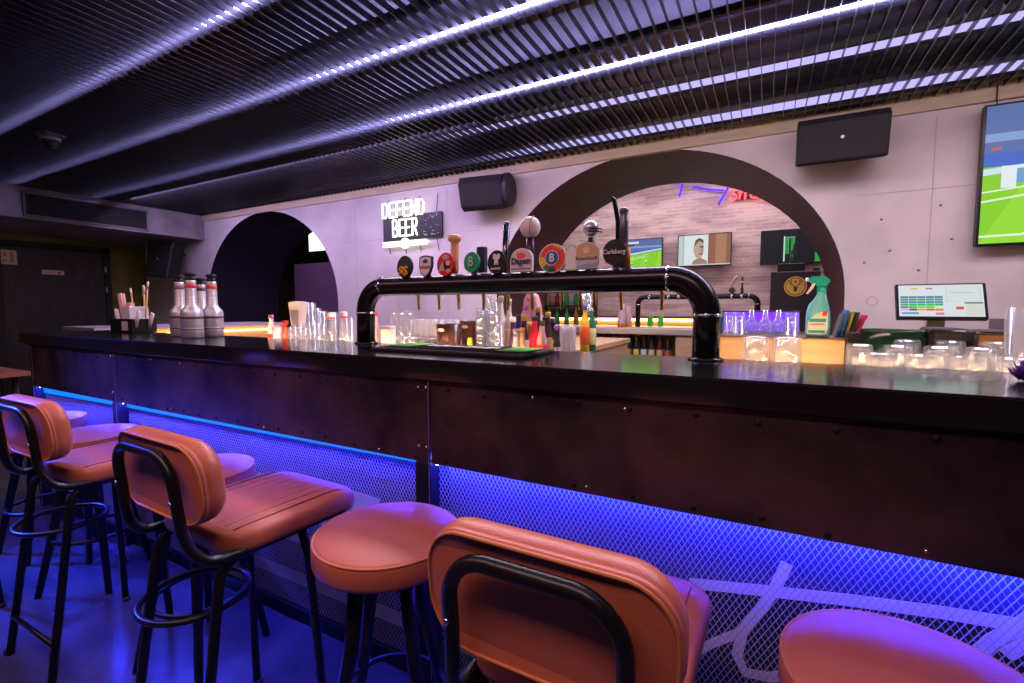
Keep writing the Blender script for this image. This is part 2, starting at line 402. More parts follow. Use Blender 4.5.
_sk = [0]
def stroke(mb, pts, wd):
    """a flat brush stroke of width wd on the board"""
    _sk[0] += 1; YS = YB - .002 - .0004 * _sk[0]
    P = [Vector((p[0], 0, p[1])) for p in pts]; ring = []
    for i in range(len(P)):
        t = (P[min(i+1, len(P)-1)] - P[max(i-1, 0)]).normalized(); n = Vector((-t.z, 0, t.x)) * wd / 2
        ring.append((P[i] + n, P[i] - n))
    for (a, b), (c, d) in zip(ring[:-1], ring[1:]):
        mb.add([(v.x, YS, v.z) for v in (a, b, d, c)] + [(v.x, YB, v.z) for v in (a, b, d, c)], [(0, 1, 2, 3), (0, 4, 5, 1), (1, 5, 6, 2), (2, 6, 7, 3), (3, 7, 4, 0)])
st = MB()
stroke(st, [P2(690, 583), P2(760, 590), P2(850, 600), P2(940, 612), P2(1040, 628)], .028)
stroke(st, [P2(787, 563), P2(775, 588), P2(758, 612), P2(742, 632), P2(737, 655), P2(745, 672), P2(770, 677), P2(800, 672)], .026)
stroke(st, [P2(690, 655), P2(712, 643), P2(740, 632)], .022)
stroke(st, [P2(975, 655), P2(992, 640), P2(1015, 628), P2(1040, 610)], .028)
stroke(st, [P2(1005, 655), P2(1030, 640)], .026)
stroke(st, [P2(270, 529), P2(300, 537), P2(335, 549), P2(372, 560)], .045)
stroke(st, [P2(318, 519), P2(332, 528)], .022)
stroke(st, [P2(236, 480), P2(250, 488)], .05)
stroke(st, [P2(228, 505), P2(262, 478)], .06)
stroke(st, [P2(352, 499), P2(380, 508)], .07)
stroke(st, [P2(50, 405), P2(62, 409)], .045)
stroke(st, [P2(48, 420), P2(112, 436), P2(130, 440)], .03)
stroke(st, [(-4.0, .13), (-3.0, .128), (-2, .125), (-1, .122), (0, .12), (1.4, .12)], .05)
st.build('brush_lettering', paint(.80, .80, .86, .5), board, BO)
MB().box((-4.1, 1.21, 0), (1.5, YB, .055)).build('kick_plate', paint(.012, .012, .014, .4), bar, BO)
blue = emat('led_blue', (.03, .035, 1.0), 380., (.02, .02, .05)); blue_tape = emat('led_blue_tape', (.0, .16, 1.0), 1.5, (.02, .02, .05))
for i, (x0, x1) in enumerate(BAYS):
    MB().box((x0 + .01, 1.198, PANZ + .007), (x1 - .01, 1.208, PANZ + .013)).build('led_strip', blue, bar, BO)
    if i < 2: MB().loft([[(x, y, PANZ - z) for y, z in ((1.2135, -.002), (1.2165, -.002), (1.2165, (.046, .032, .020)[i + k]), (1.2135, (.046, .032, .020)[i + k]))] for k, x in enumerate((x0 + .005, x1 - .005))], 0, False).build('led_tape', blue_tape, bar, BO)
ledend = emat('led_end_white', (.55, .65, 1.), 20)
for x0, x1 in BAYS: MB().sphere((x0 + .012, 1.195, PANZ - .006), (.004, .003, .004), 8, 6).build('led_end', ledend, bar, BO)

# ------------------------------------------------------------------ rubber mat, tap tower
mt = thing('bar_mat', 'black rubber drip mat with green ends lying on the bar top', 'bar mat', (-.985, 1.43, BT))
MB().bbox((-.32, -.125, 0), (.32, .125, .013), .003).build('mat_base', paint(.02, .02, .022, .5), mt)
q = MB()
for i in range(40):
    for j in range(12):
        q.box((-.29 + i * .0146, -.1 + j * .0166, .013), (-.284 + i * .0146, -.092 + j * .0166, .0165))
q.build('mat_nubs', paint(.02, .02, .022, .5), mt)
for s in (-1, 1): MB().box((s * .24 - .055, -.06, .0166), (s * .24 + .055, .09, .0176)).build('mat_green_end', paint(.12, .55, .06), mt)
q = MB()
for x, wd, h in ((-.14, .03, .05), (-.10, .02, .07), (-.065, .03, .04), (-.02, .05, .03), (.03, .02, .06), (.065, .035, .04), (.11, .03, .055), (.145, .02, .035)):
    q.loft([[(x + a, .02 + b, z) for a, b in rrect(wd, h, .008, 2)] for z in (.0166, .0178)], 0, False)
q.build('mat_print', white, mt)
TY, TZ, TR = 1.56, 1.373, .0400
XL, XR = -1.588, -.162
tower = thing('tap_tower', 'big black bent pipe tap tower with round beer badges standing on the bar', 'beer tap tower', ((XL + XR) / 2, TY, BT))
TO = ((XL + XR) / 2, TY, BT)
RB = .115
path = [(XL, TY, BT)] + arc((XL + RB, TY, TZ - RB), (-1, 0, 0), (0, 0, 1), RB, 0, PI/2, 10) + arc((XR - RB, TY, TZ - RB), (0, 0, 1), (1, 0, 0), RB, 0, PI/2, 10) + [(XR, TY, BT)]
pipemat = mat('tower_black', (.022, .021, .026), .24, .5)
MB().tube(path, TR, 28).build('pipe', pipemat, tower, TO)
for p, ax in (((XL, TY, TZ - RB), 'z'), ((XL + RB, TY, TZ), 'x'), ((XR - RB, TY, TZ), 'x'), ((XR, TY, TZ - RB), 'z')):
    d = Vector((.004, 0, 0)) if ax == 'x' else Vector((0, 0, .004)); p = Vector(p)
    q = MB().cyl(p - d, p + d, TR + .003, None, 28)
    q.cyl(p + Vector((0, -TR - .006, 0)) - d * 1.5, p + Vector((0, -TR - .006, 0)) + d * 1.5, .006, None, 8)
    q.build('pipe_collar', chrome, tower, TO)
for x in (XL, XR): MB().lathe([(TR + .012, 0), (TR + .012, .004), (TR + .002, .009)], (x, TY, BT + .0005), 28).build('foot_flange', pipemat, tower, TO)
PT = TZ + TR
def tap_base(x, y=TY - .012):
    """chrome neck, gold spout behind and below the pipe"""
    t = bpy.data.objects.new('tap', None); COL.objects.link(t); t.parent = tower; t.location = (x - TO[0], 0, TZ - TO[2])
    t.empty_display_size = .02
    q = MB().cyl((0, -.005, .025), (0, -.012, .062), .013, .011, 14); q.build('tap_neck', chrome, t)
    q = MB().tube([(0, .02, -.02), (0, .05, -.03), (0, .062, -.045), (0, .064, -.10)], [.009, .008, .0075, .006], 10); q.build('tap_spout', brass, t)
    return t
BS = .86
def badge(t, poly, layers, z, rim=black, d=.012, y=-.028, tilt=0.):
    """a badge plate facing the guest side: outline poly in x,z about its centre, then raised colour layers"""
    o = fixn(MB().prism(poly, 0, d).build('tap_badge', rim, t)); o.scale = (BS, 1, BS); o.location = (0, y, .034 + (z - .034) * BS); o.rotation_euler = (-.08, 0, tilt)
    yy = -.0008
    for pl, m in layers:
        pl = pl if isinstance(pl[0], (list, tuple)) and isinstance(pl[0][0], (list, tuple)) else [pl]
        q = MB()
        for one in pl: q.prism(one, yy, yy + .002)
        a = fixn(q.build('badge_print', m, o)); yy -= .0008
    return o
def blab(o, s, size, x, z, m, sx=1., off=0., rot=0.):
    a = text('badge_lettering', s, size, (x, -.006, z), (PI/2, rot, 0), m, o, .0008, sx, off); return a
def hx(px, Y=TY + .03): return at(px, 262, Y).x
def tx(px): return at(px, 272, TY - .03).x
red, gold, green = paint(.65, .03, .03), paint(.75, .42, .06), paint(.02, .30, .14)
# 1 dark oval with orange interlaced letters
t = tap_base(tx(404)); o = badge(t, ellipse(.046, .054), [(ellipse(.042, .050), paint(.035, .04, .045))], .085)
blab(o, '$', .06, -.012, -.022, paint(.85, .36, .03), 1, .002); blab(o, 'S', .06, .014, -.022, paint(.85, .36, .03), 1, .002)
# 2 white and amber shield
shield = [(-.036, .045), (0, .052), (.036, .045), (.038, 0), (.026, -.034), (0, -.055), (-.026, -.034), (-.038, 0)]
t = tap_base(tx(425)); o = badge(t, shield, [([(a * .86, b * .86) for a, b in shield], paint(.75, .72, .78)), ([(-.03, .002), (.03, .002), (.03, -.014), (-.03, -.014)], paint(.45, .18, .10)),
    ([(-.014, .026), (0, .034), (.014, .026), (.012, .014), (-.012, .014)], paint(.05, .06, .30))], .083, paint(.05, .045, .05))
# 3 red oval with black, white and pink shapes, pale wooden handle beside
t = tap_base(tx(445)); o = badge(t, ellipse(.047, .054), [(ellipse(.044, .051), red), (ellipse(.02, .012, 16, 0, .034), paint(.7, .3, .36)), ([(-.034, -.03), (-.014, .018), (-.002, -.028)], paint(.5, .48, .5)),
    (ellipse(.018, .018, 16, .012, -.004), black), (ellipse(.012, .010, 16, .02, -.03), paint(.8, .35, .2)), (ellipse(.012, .012, 16, .018, .006), paint(.75, .6, .62))], .086, paint(.4, .02, .02))
h = MB().lathe([(.011, 0), (.016, .02), (.017, .11), (.015, .125), (.024, .13), (.027, .142), (.024, .153), (.008, .158)], (hx(455) - tx(445), .03, .045), 18)
h.build('tap_handle', paint(.80, .42, .24, .4), t)
# 4 green disc with white B and a dark square handle behind
t = tap_base(tx(471)); o = badge(t, ellipse(.040, .046), [(ellipse(.037, .043), green)], .09, paint(.03, .35, .18))
blab(o, 'B', .062, 0, 0, paint(.35, .62, .5), .9, .001)
MB().bbox((-.0, .012, .045), (.035, .036, .145), .003).build('tap_handle', paint(.04, .035, .06, .3), t).location = (hx(483) - tx(471) - .018, 0, 0)
# 5 black oval, white elephant like figure
t = tap_base(tx(496)); o = badge(t, ellipse(.044, .052), [(ellipse(.041, .049), black), ([(-.018, .034), (-.006, .037), (0, .03), (.006, .037), (.018, .034), (.017, .016), (.009, .010), (.010, -.012), (.004, -.012), (.002, -.002), (-.002, -.002), (-.004, -.012), (-.010, -.012), (-.009, .010), (-.017, .016)], paint(.7, .72, .66))], .084, black)
q = MB()
for i in range(7): q.box((-.024 + i * .007, -.0035, -.032), (-.020 + i * .007, -.002, -.024))
q.build('badge_print', white, o)
h = MB().tube([(0, .03, .04), (0, .035, .10), (.004, .04, .225)], [.008, .011, .015], 14); h.sphere((.004, .04, .225), (.015, .015, .012), 14, 8)
h.build('tap_handle', mat('handle_gunmetal', (.10, .10, .12), .2, .9), t).location = (hx(504.5) - tx(496), 0, 0)
# 6 white rounded tombstone with red roundel, dark grip carrying a baseball
tomb = [(-.052, -.045), (.052, -.045), (.052, .012)] + [(.050 * cos(a), .012 + .042 * sin(a)) for a in [PI * i / 14 for i in range(15)]] + [(-.052, .012)]
t = tap_base(tx(521)); o = badge(t, tomb, [([(a * .9, b * .9) for a, b in tomb], paint(.66, .55, .60)), (ellipse(.022, .013, 18, -.002, .022), paint(.75, .13, .07)), ([(-.045, -.036), (.045, -.036), (.045, -.031), (-.045, -.031)], paint(.2, .2, .25))], .084, paint(.75, .70, .75))
blab(o, 'Dason', .036, 0, -.002, paint(.05, .05, .09), .95, .001); blab(o, 'IPA', .014, .0, -.022, paint(.12, .12, .2))
h = MB().tube([(0, .03, .04), (.002, .03, .11), (0, .03, .165)], [.010, .017, .014], 14); h.build('tap_handle', paint(.04, .02, .05, .3), t).location = (hx(530) - tx(521), 0, 0)
b = MB().sphere((0, .03, .205), .039, 20, 14); o2 = b.build('baseball', paint(.78, .72, .72, .45), t); o2.location = (hx(530) - tx(521), 0, 0)
MB().tube([(.016 + .006 * sin(a), .03 - .0395 * cos(a) * .92, .205 + .0395 * sin(a)) for a in [-1.25 + 2.5 * i / 14 for i in range(15)]], .0016, 6).build('ball_seam', paint(.6, .12, .12), o2)
# 7 red disc, yellow and green rim flashes, blue centre with white B
disc = ellipse(.060, .060, 32)
def seg(a0, a1, r0, r1, n=8): return [(r1 * cos(a0 + (a1-a0)*i/n), r1 * sin(a0 + (a1-a0)*i/n)) for i in range(n+1)] + [(r0 * cos(a1 + (a0-a1)*i/n), r0 * sin(a1 + (a0-a1)*i/n)) for i in range(n+1)]
t = tap_base(tx(552)); o = badge(t, disc, [(ellipse(.055, .055, 32), paint(.80, .07, .04)), (seg(3.0, 3.9, .032, .055), paint(.8, .5, .05)), (seg(3.9, 4.4, .036, .055), paint(.03, .22, .13)), (seg(4.4, 5.0, .036, .055), paint(.04, .08, .1)), (seg(.7, 1.5, .046, .055), paint(.85, .45, .08)), (ellipse(.031, .031, 24), paint(.6, .62, .68)), (ellipse(.027, .027, 24), paint(.03, .12, .30))], .088, paint(.80, .66, .62))
blab(o, 'B', .046, 0, 0, white, .9, .001)
# white tombstone turned aside
t = tap_base(tx(571)); o = badge(t, [(a * .5, b * 1.05) for a, b in tomb], [([(a * .44, b * .95) for a, b in tomb], paint(.8, .84, .78))], .082, paint(.25, .5, .3))
# 8 tan and blue crest, helmet on the grip
crest = [(-.046, -.045), (.04, -.045), (.048, -.02), (.048, .03)] + [(.046 * cos(a), .03 + .03 * sin(a)) for a in [PI * i / 12 for i in range(13)]] + [(-.048, -.01)]
t = tap_base(tx(586)); o = badge(t, crest, [([(a * .92, b * .92) for a, b in crest], paint(.62, .40, .24)), ([(-.042, -.041), (.038, -.041), (.044, -.012), (-.044, -.012)], paint(.42, .52, .66)), ([(-.044, -.008), (.044, -.008), (.044, .002), (-.044, .002)], paint(.20, .11, .08)), (ellipse(.014, .014, 16, 0, .026), paint(.8, .62, .38))], .085, paint(.68, .56, .44))
blab(o, 'GRIMBERGEN', .014, 0, -.003, paint(.85, .75, .6), .85); blab(o, 'BLANCHE', .019, 0, -.026, paint(.85, .88, .92), .9)
h = MB().tube([(0, .03, .04), (0, .03, .11), (0, .03, .15)], [.012, .018, .014], 14); h.build('tap_handle', paint(.02, .02, .03, .3), t).location = (hx(590.5) - tx(586), 0, 0)
q = MB().sphere((0, .03, .182), (.027, .032, .028), 18, 12); o2 = q.build('helmet', paint(.55, .53, .62, .25, .5), t); o2.location = (hx(590.5) - tx(586), 0, 0)
q = MB()
for z in (.166, .176): q.tube(arc((.008, .025, z), (1, 0, 0), (0, -1, 0), .032, -.4, 1.7, 8), .0025, 6)
q.tube([(.03, .0, .166), (.03, .0, .180)], .0025, 6); q.build('helmet_guard', blackmetal, o2)
# 9 black disc with white script, curved lever and fat post behind
t = tap_base(tx(614)); o = badge(t, ellipse(.046, .050, 28), [(ellipse(.043, .047, 28), black)], .098, paint(.03, .03, .035))
blab(o, 'Carlsberg', .024, 0, .0, paint(.6, .6, .62), .92, .0006)
MB().tube([(.001, .0, .13), (.0, .006, .19), (-.006, .0, .235), (-.010, -.006, .262), (-.018, -.008, .268)], [.006, .0075, .0075, .008, .007], 12).build('tap_handle', paint(.02, .02, .022, .18, .3), t)
q = MB().lathe([(.016, 0), (.016, .175), (.013, .182), (.013, .19), (.016, .192), (.016, .205), (.010, .209)], (hx(623, TY + .045) - tx(614), .045, .035), 20); q.build('tap_post', mat('post_violet_grey', (.16, .14, .20), .3, .5), t)
MB().cyl((.030, .016, .04), (.030, .016, .105), .011).build('tap_sleeve', paint(.75, .25, .05), t)
t = bpy.data.objects.new('tap', None); COL.objects.link(t); t.parent = tower; t.location = (tx(657) - TO[0], 0, TZ - TO[2])
MB().tube([(0, .02, -.02), (0, .05, -.03), (0, .062, -.045), (0, .064, -.10)], [.009, .008, .0075, .006], 10).build('tap_spout', brass, t)
# ================================================================== STOOLS
def bar_chair(name, label, group):
    c = thing(name, label, 'bar stool', (0, 0, 0), 0, group); c.scale = (1, 1, 1.02)
    def ring(w, d, r, z, cy=0., bulge=0.):
        return [(x, y + cy, z) for x, y in rrect(w, d, r, 7)]
    # seat: tapered cushion, wider at the front
    def sr(sc, z):
        out = []
        for x, y in rrect(.405 * sc, .415 * sc, .075 * sc, 7):
            k = .93 + .07 * (y / .2075 + 1) / 2 * 1.0
            out.append((x * k, y, z - .012 * max(0, (y - .12) / .09)))
        return out
    MB().loft([sr(.93, .648), sr(.985, .652), sr(1.0, .664), sr(1.0, .682), sr(.985, .694), sr(.95, .701), sr(.85, .705), sr(.6, .708), sr(.25, .709)], 0, True).build('seat', leather, c)
    seat = c.children[0]
    q = MB()
    for i in range(-4, 5):
        x = i * .039; q.tube([(x * .95, -.175, .7040), (x * .97, -.10, .7068), (x * .99, .02, .7078), (x, .10, .7075), (x, .13, .7055), (x, .16, .6985)], .0019, 5)
    q.build('seat_stitching', seam, seat)
    MB().loft([sr(.90, .636), sr(.93, .648)], 0, False).build('seat_board', black, c)
    # backrest: rounded pad leaning back
    T = Matrix.Translation((0, -.262, .848)) @ Matrix.Rotation(.10, 4, 'X')
    def br_(sc_w, sc_d, r, y):
        pts = []
        for x, z in rrect(.412 * sc_w, .202 * sc_d, r, 8):
            pts.append((x, y + .10 * (x / .2) ** 2 * .14, z))
        return pts
    bk = MB().loft([br_(.975, .955, .076, -.022), br_(.992, .985, .078, -.019), br_(.996, .992, .078, -.014), br_(.988, .98, .077, -.0115), br_(.998, .997, .08, -.009), br_(1.004, 1.008, .08, .004), br_(1, 1, .08, .018), br_(.965, .94, .076, .031), br_(.85, .8, .05, .036)], 0, True, T)
    back = fixn(bk.build('backrest', leather, c))
    q = MB()
    q.tube([T @ Vector(p) for p in br_(.975, .957, .078, -.0225)], .003, 8, 0, True)
    q.build('backrest_piping', piping, back)
    # tube frame
    def TT(x, y, z): return T @ Vector((x, y, z))
    yb = -.037
    U = [(-.172, -.02, .655), (-.172, -.10, .653), (-.170, -.185, .652)] + [Vector(v) for v in bez((-.168, -.22, .655), (-.163, -.275, .66), TT(-.142, yb, -.105), 6)]
    U += [TT(-.139, yb, -.04)] + [TT(-.139 + .072 - .072 * cos(a), yb, .004 + .072 * sin(a)) for a in [PI/2 * i / 7 for i in range(8)]]
    U2 = [Vector((-Vector(v).x, Vector(v).y, Vector(v).z)) for v in reversed(U)]
    MB().tube(U + U2, .0125, 12).build('back_frame', blackmetal, c)
    for s in (-1, 1): MB().sphere(TT(s * .139, yb - .0125, -.028), (.0055, .003, .0055), 10, 6).build('frame_bolt', chrome, c)
    for s in (-1, 1):
        pts = [(s * .150, .10, .640), (s * .152, -.08, .640)] + [Vector(v) for v in bez((s * .154, -.15, .640), (s * .155, -.215, .642), (s * .157, -.222, .575), 6)] + [(s * .172, -.305, .0)]
        MB().tube(pts, .0125, 12).build('leg', blackmetal, c)
        MB().tube([(s * .140, .02, .640), (s * .150, .035, .55), (s * .178, .06, .0)], .0125, 12).build('leg', blackmetal, c)
    MB().tube([(-.170, -.292, .14), (.170, -.292, .14)], .008, 8).build('stretcher', blackmetal, c)
    MB().tube([(-.150, .08, .640), (.150, .08, .640)], .010, 8).build('seat_rail', blackmetal, c)
    MB().tube([(-.05 + .130 * cos(a), -.175 + .130 * sin(a), .48) for a in [2 * PI * i / 40 for i in range(40)]], .0085, 10, 0, True).build('foot_ring', blackmetal, c)
    for o in list(c.children):
        if o.name.startswith('leg'):
            y = -.305 if o.data.vertices[len(o.data.vertices) - 1].co.y < -.2 else .06
            x = o.data.vertices[len(o.data.vertices) - 1].co.x
            MB().cyl((x, y, 0), (x, y, .018), .0145, None, 12).build('foot_cap', blackplastic, o)
    return c
def round_stool(name, label, group):
    c = thing(name, label, 'bar stool', (0, 0, 0), 0, group)
    MB().lathe([(.165, .635), (.183, .640), (.187, .650), (.187, .688), (.184, .695), (.18, .699), (.172, .701), (.14, .707), (.08, .711), (.02, .7125)], (0, 0, 0), 48).build('seat', leather, c)
    MB().tube([(.1835 * cos(a), .1835 * sin(a), .6965) for a in [2 * PI * i / 48 for i in range(48)]], .0032, 8, 0, True).build('seat_piping', piping, c.children[0])
    MB().lathe([(.10, .618), (.12, .622), (.12, .636)], (0, 0, 0), 24).build('seat_plate', black, c)
    for k in range(4):
        a = PI / 4 + k * PI / 2; d = Vector((cos(a), sin(a), 0))
        MB().tube([d * .085 + Vector((0, 0, .63)), d * .105 + Vector((0, 0, .45)), d * .205 + Vector((0, 0, .0))], [.021, .019, .013], 12).build('leg', blackmetal, c)
    MB().tube([(.150 * cos(a), .150 * sin(a), .24) for a in [2 * PI * i / 40 for i in range(40)]], .009, 10, 0, True).build('foot_ring', blackmetal, c)
    return c
GB, GR = 'bar chairs with backs along the bar', 'round backless stools along the bar'
ch = bar_chair('bar_chair', 'tan leather bar chair with a backrest, the large and close to the camera', GB); ch.location = (-.267, .845, 0); ch.rotation_euler.z = -.005; ch.scale = (.945, 1, 1.005)
KZ = (1, 1, 1.02)
dup(ch, (-1.315, .865, 0), -.03, 'tan leather bar chair with a backrest, its whole channelled seat in view', None, KZ)
dup(ch, (-2.26, .89, 0), .02, 'tan leather bar chair with a backrest touching the left edge of the photo', None, KZ)
dup(ch, (-3.02, .60, 0), .05, 'tan bar chair hidden behind the leftmost backrest, only legs and ring showing')
rs = round_stool('round_stool', 'round tan backless stool standing between the two largest bar chairs', GR); rs.location = (-.855, .90, 0); rs.rotation_euler.z = .5
dup(rs, (.225, .905, 0), .3, 'round tan backless stool cut off by the lower right of the photo')
dup(rs, (-1.80, .93, 0), .2, 'round tan backless stool half hidden behind the middle bar chair backrest')
dup(rs, (-2.76, .97, 0), .6, 'round tan backless stool seen past the backrest of the left edge bar chair')
dup(rs, (-3.36, .98, 0), .1, 'farthest round tan stool, small, under the end of the blue light strip')
t = thing('side_table', 'small low brown topped table past the far end of the bar', 'table', (-6.0, 1.2, 0))
MB().bbox((-.6, -.45, .715), (.6, .35, .75), .004).build('table_top', paint(.35, .13, .07, .4), t)
for x in (-.5, .5):
    for y in (-.37, .27): MB().cyl((x, y, 0), (x, y, .715), .022).build('leg', blackmetal, t)
# ================================================================== ON THE BAR
# napkin caddy
CX_ = atz(125, 332.5, BT)
cd = thing('napkin_caddy', 'black caddy of napkins and straws on the far end of the bar', 'caddy', (CX_.x, CX_.y + .05, BT), .05)
q = MB(); q.bbox((-.105, -.06, 0), (.105, .06, .006), .002)
for a, b in (((-.105, -.06, 0), (.105, -.055, .075)), ((-.105, .055, 0), (.105, .06, .075)), ((-.105, -.06, 0), (-.10, .06, .075)), ((.10, -.06, 0), (.105, .06, .075)), ((-.03, -.06, 0), (-.026, .06, .075))): q.bbox(a, b, .0015)
q.build('caddy_box', black, cd)
MB().bbox((.012, -.0625, .012), (.07, -.060, .062), .0008).build('caddy_card', paint(.6, .5, .58), cd)
def item_on(name, label, cat, loc, mb, mats, group=None):
    o = mb.build(name, mats); o.location = loc; return tag(o, label, cat, group)
bx, by, bz = cd.location
o = item_on('napkin_block', 'white paper napkin block standing in the black caddy', 'napkins', (bx + .01, by, BT + .0065), MB().bbox((-.028, -.045, 0), (.06, .045, .135), .003), paint(.72, .68, .76))
for i, (dx, dy, h, tl, r, c, lab) in enumerate([(-.065, .0, .215, -.22, .020, (.78, .42, .38), 'thick pink straw bundle leaning at the back of the black caddy'), (-.045, .02, .16, -.08, .020, (.72, .38, .36), 'short pink straw bundle beside the white napkin block'),
        (-.07, -.03, .13, -.3, .012, (.8, .62, .62), 'pale pink sachet leaning at the front of the black caddy'), (.082, -.03, .13, .45, .011, (.80, .66, .66), 'white paper stick leaning out of the right end of the caddy'), (.085, .03, .12, .55, .011, (.78, .6, .58), 'second white paper stick behind at the right end of the caddy')]):
    M_ = Matrix.Rotation(tl, 4, 'Y')
    q = MB(); q.loft([[M_ @ Vector((r * cos(a), r * .6 * sin(a), z)) for a in [2*PI*k/12 for k in range(12)]] for z in (.012, h)], 0, True)
    for k in range(4): q.tube([M_ @ Vector((r * (k - 1.5) / 2.2, -r * .55, .02)), M_ @ Vector((r * (k - 1.5) / 2.2, -r * .55, h + .004))], r * .22, 6)
    item_on('paper_straws', lab, 'straws', (bx + dx, by + dy, BT), q, paint(*c))
for i, (dx, tl, h, c) in enumerate([(-.045, -.15, .235, (.55, .5, .1)), (.02, .16, .25, (.35, .45, .15)), (.045, .10, .24, (.7, .5, .15)), (.05, .22, .27, (.72, .5, .3))]):
    M_ = Matrix.Rotation(tl, 4, 'Y')
    q = MB().tube([M_ @ Vector((0, 0, .012)), M_ @ Vector((0, 0, h))], .0042, 8, 0); q.tube([M_ @ Vector((0, 0, h - .03)), M_ @ Vector((0, 0, h + .012))], .0055, 8, 1)
    if i == 1: q.tube([M_ @ Vector((0, 0, h - .11)), M_ @ Vector((0, 0, h - .05))], .0065, 8, 2)
    item_on('wooden_stirrer', ['leftmost thin stirrer stick standing in the black caddy', 'thin stirrer stick with a dark band behind the napkin block', 'middle thin stirrer stick behind the napkin block', 'tallest thin stirrer stick, rightmost behind the napkin block'][i], 'stirrer', (bx + dx, by + .03, BT), q, [paint(*c), paint(.8, .6, .5), black], 'stirrer sticks in the caddy')
KS = 1.2
cd.scale = (KS, KS, KS)
for o in COL.objects:
    if o.name.startswith(('napkin_block', 'paper_straws', 'wooden_stirrer')):
        o.scale = (KS, KS, KS); o.location = (bx + (o.location.x - bx) * KS, by + (o.location.y - by) * KS, BT + (o.location.z - BT) * KS)
# steel bottles
sb = thing('steel_bottle', 'front steel flavour bottle with pink neck band, middle of the cluster on the bar', 'bottle', (0, 0, BT), 0, 'steel bottles on the bar')
MB().lathe([(.034, 0), (.0395, .004), (.0395, .040), (.0387, .043), (.0395, .046), (.0395, .100), (.037, .110), (.026, .124), (.0205, .135), (.0185, .225), (.018, .232)], (0, 0, 0), 28).build('bottle_body', brushed, sb)
q = MB(); q2 = MB()
q.lathe([(.0397, .0), (.0401, .001), (.0401, .008), (.0397, .009)], (0, 0, .078), 28); q2.lathe([(.0397, .0), (.0399, .001), (.0399, .003), (.0397, .004)], (0, 0, .034), 28)
q.build('label_band', paint(.10, .05, .05), sb); q2.build('label_line', paint(.10, .05, .05), sb)
MB().lathe([(.0185, 0), (.0199, .001), (.0195, .016), (.018, .017)], (0, 0, .2), 20).build('neck_band', paint(.85, .06, .13), sb)
MB().lathe([(.015, 0), (.0185, .002), (.0185, .012), (.014, .014), (.014, .018), (.0195, .02), (.0195, .03), (.012, .032)], (0, 0, .23), 20).build('bottle_cap', black, sb)
BOT = [(193, 338.2, 0), (213.5, 336.8, 0), (181.5, 336.2, 0), (186.5, 333.4, .0), (203, 333.6, 0)]
BLB = [None, 'right steel flavour bottle with orange red neck band, standing apart from the cluster', 'left front steel flavour bottle with mauve neck band', 'rear steel flavour bottle between the left and the middle one', 'rear steel flavour bottle with dark neck band behind the gap']
for i, (px, py, r) in enumerate(BOT):
    p = atz(px, py, BT)
    if i == 0: sb.location = p; sb.scale = (1.32, 1.32, 1.32); continue
    d = dup(sb, p, .4 * i, BLB[i])
    for c in d.children:
        if c.name.startswith('neck_band'):
            c.data = c.data.copy(); c.data.materials[0] = [None, paint(.9, .12, .05), paint(.35, .12, .2), paint(.6, .1, .3), paint(.15, .06, .12)][i]

# ================================================================== BENCHES BEHIND THE BAR
BZ = 1.0
def bench(name, label, a, b, topm, bodym, cat='counter', t=.04):
    cx, cy = (a[0] + b[0]) / 2, (a[1] + b[1]) / 2
    th = thing(name, label, cat, (cx, cy, 0)); o = (cx, cy, 0)
    MB().bbox((a[0], a[1], b[2] - t), (b[0], b[1], b[2]), .003).build('counter_top', topm, th, o)
    q = MB(); q.box((a[0] + .02, a[1] + .02, .08), (b[0] - .02, b[1] - .02, b[2] - t)); q.box((a[0] + .05, a[1] + .05, 0), (b[0] - .05, b[1] - .05, .08))
    q.build('counter_body', bodym, th, o)
    return th
bench('under_bar_bench', 'steel work bench behind the far part of the bar', (-4.1, 1.645, 0), (-.72, 2.3, BZ), steelsheet, black)
bench('wooden_counter', 'oak edged counter running back from the bar to the arch', (-1.95, 2.31, 0), (-1.11, 4.38, BZ), woodlight, woodlight)
bench('glass_bench', 'low bench behind the near half of the bar carrying tumblers', (-.20, 1.645, 0), (1.5, 2.25, BZ), woodlight, black)
lc = bench('return_counter', 'counter with a warm glowing strip beyond the steel bottles', (-6.75, 2.2, 0), (-6.0, 4.36, 1.08), paint(.55, .5, .55, .3), woodlight)
warm = emat('led_warm', (1., .46, .12), 14.)
MB().box((-5.998, 2.25, .985), (-5.985, 4.3, 1.0)).build('led_strip', warm, lc, (-6.375, 3.28, 0))
warm_s = emat('led_warm_soft', (1., .58, .27), 150.)
for x0, x1 in ((-3.6, -.9), (-.15, 1.45)):
    MB().box((x0, 1.610, 1.036), (x1, 1.626, 1.0515)).build('under_bar_light', warm_s, wt, ((BL + BX) / 2, 1.4, 1.052))

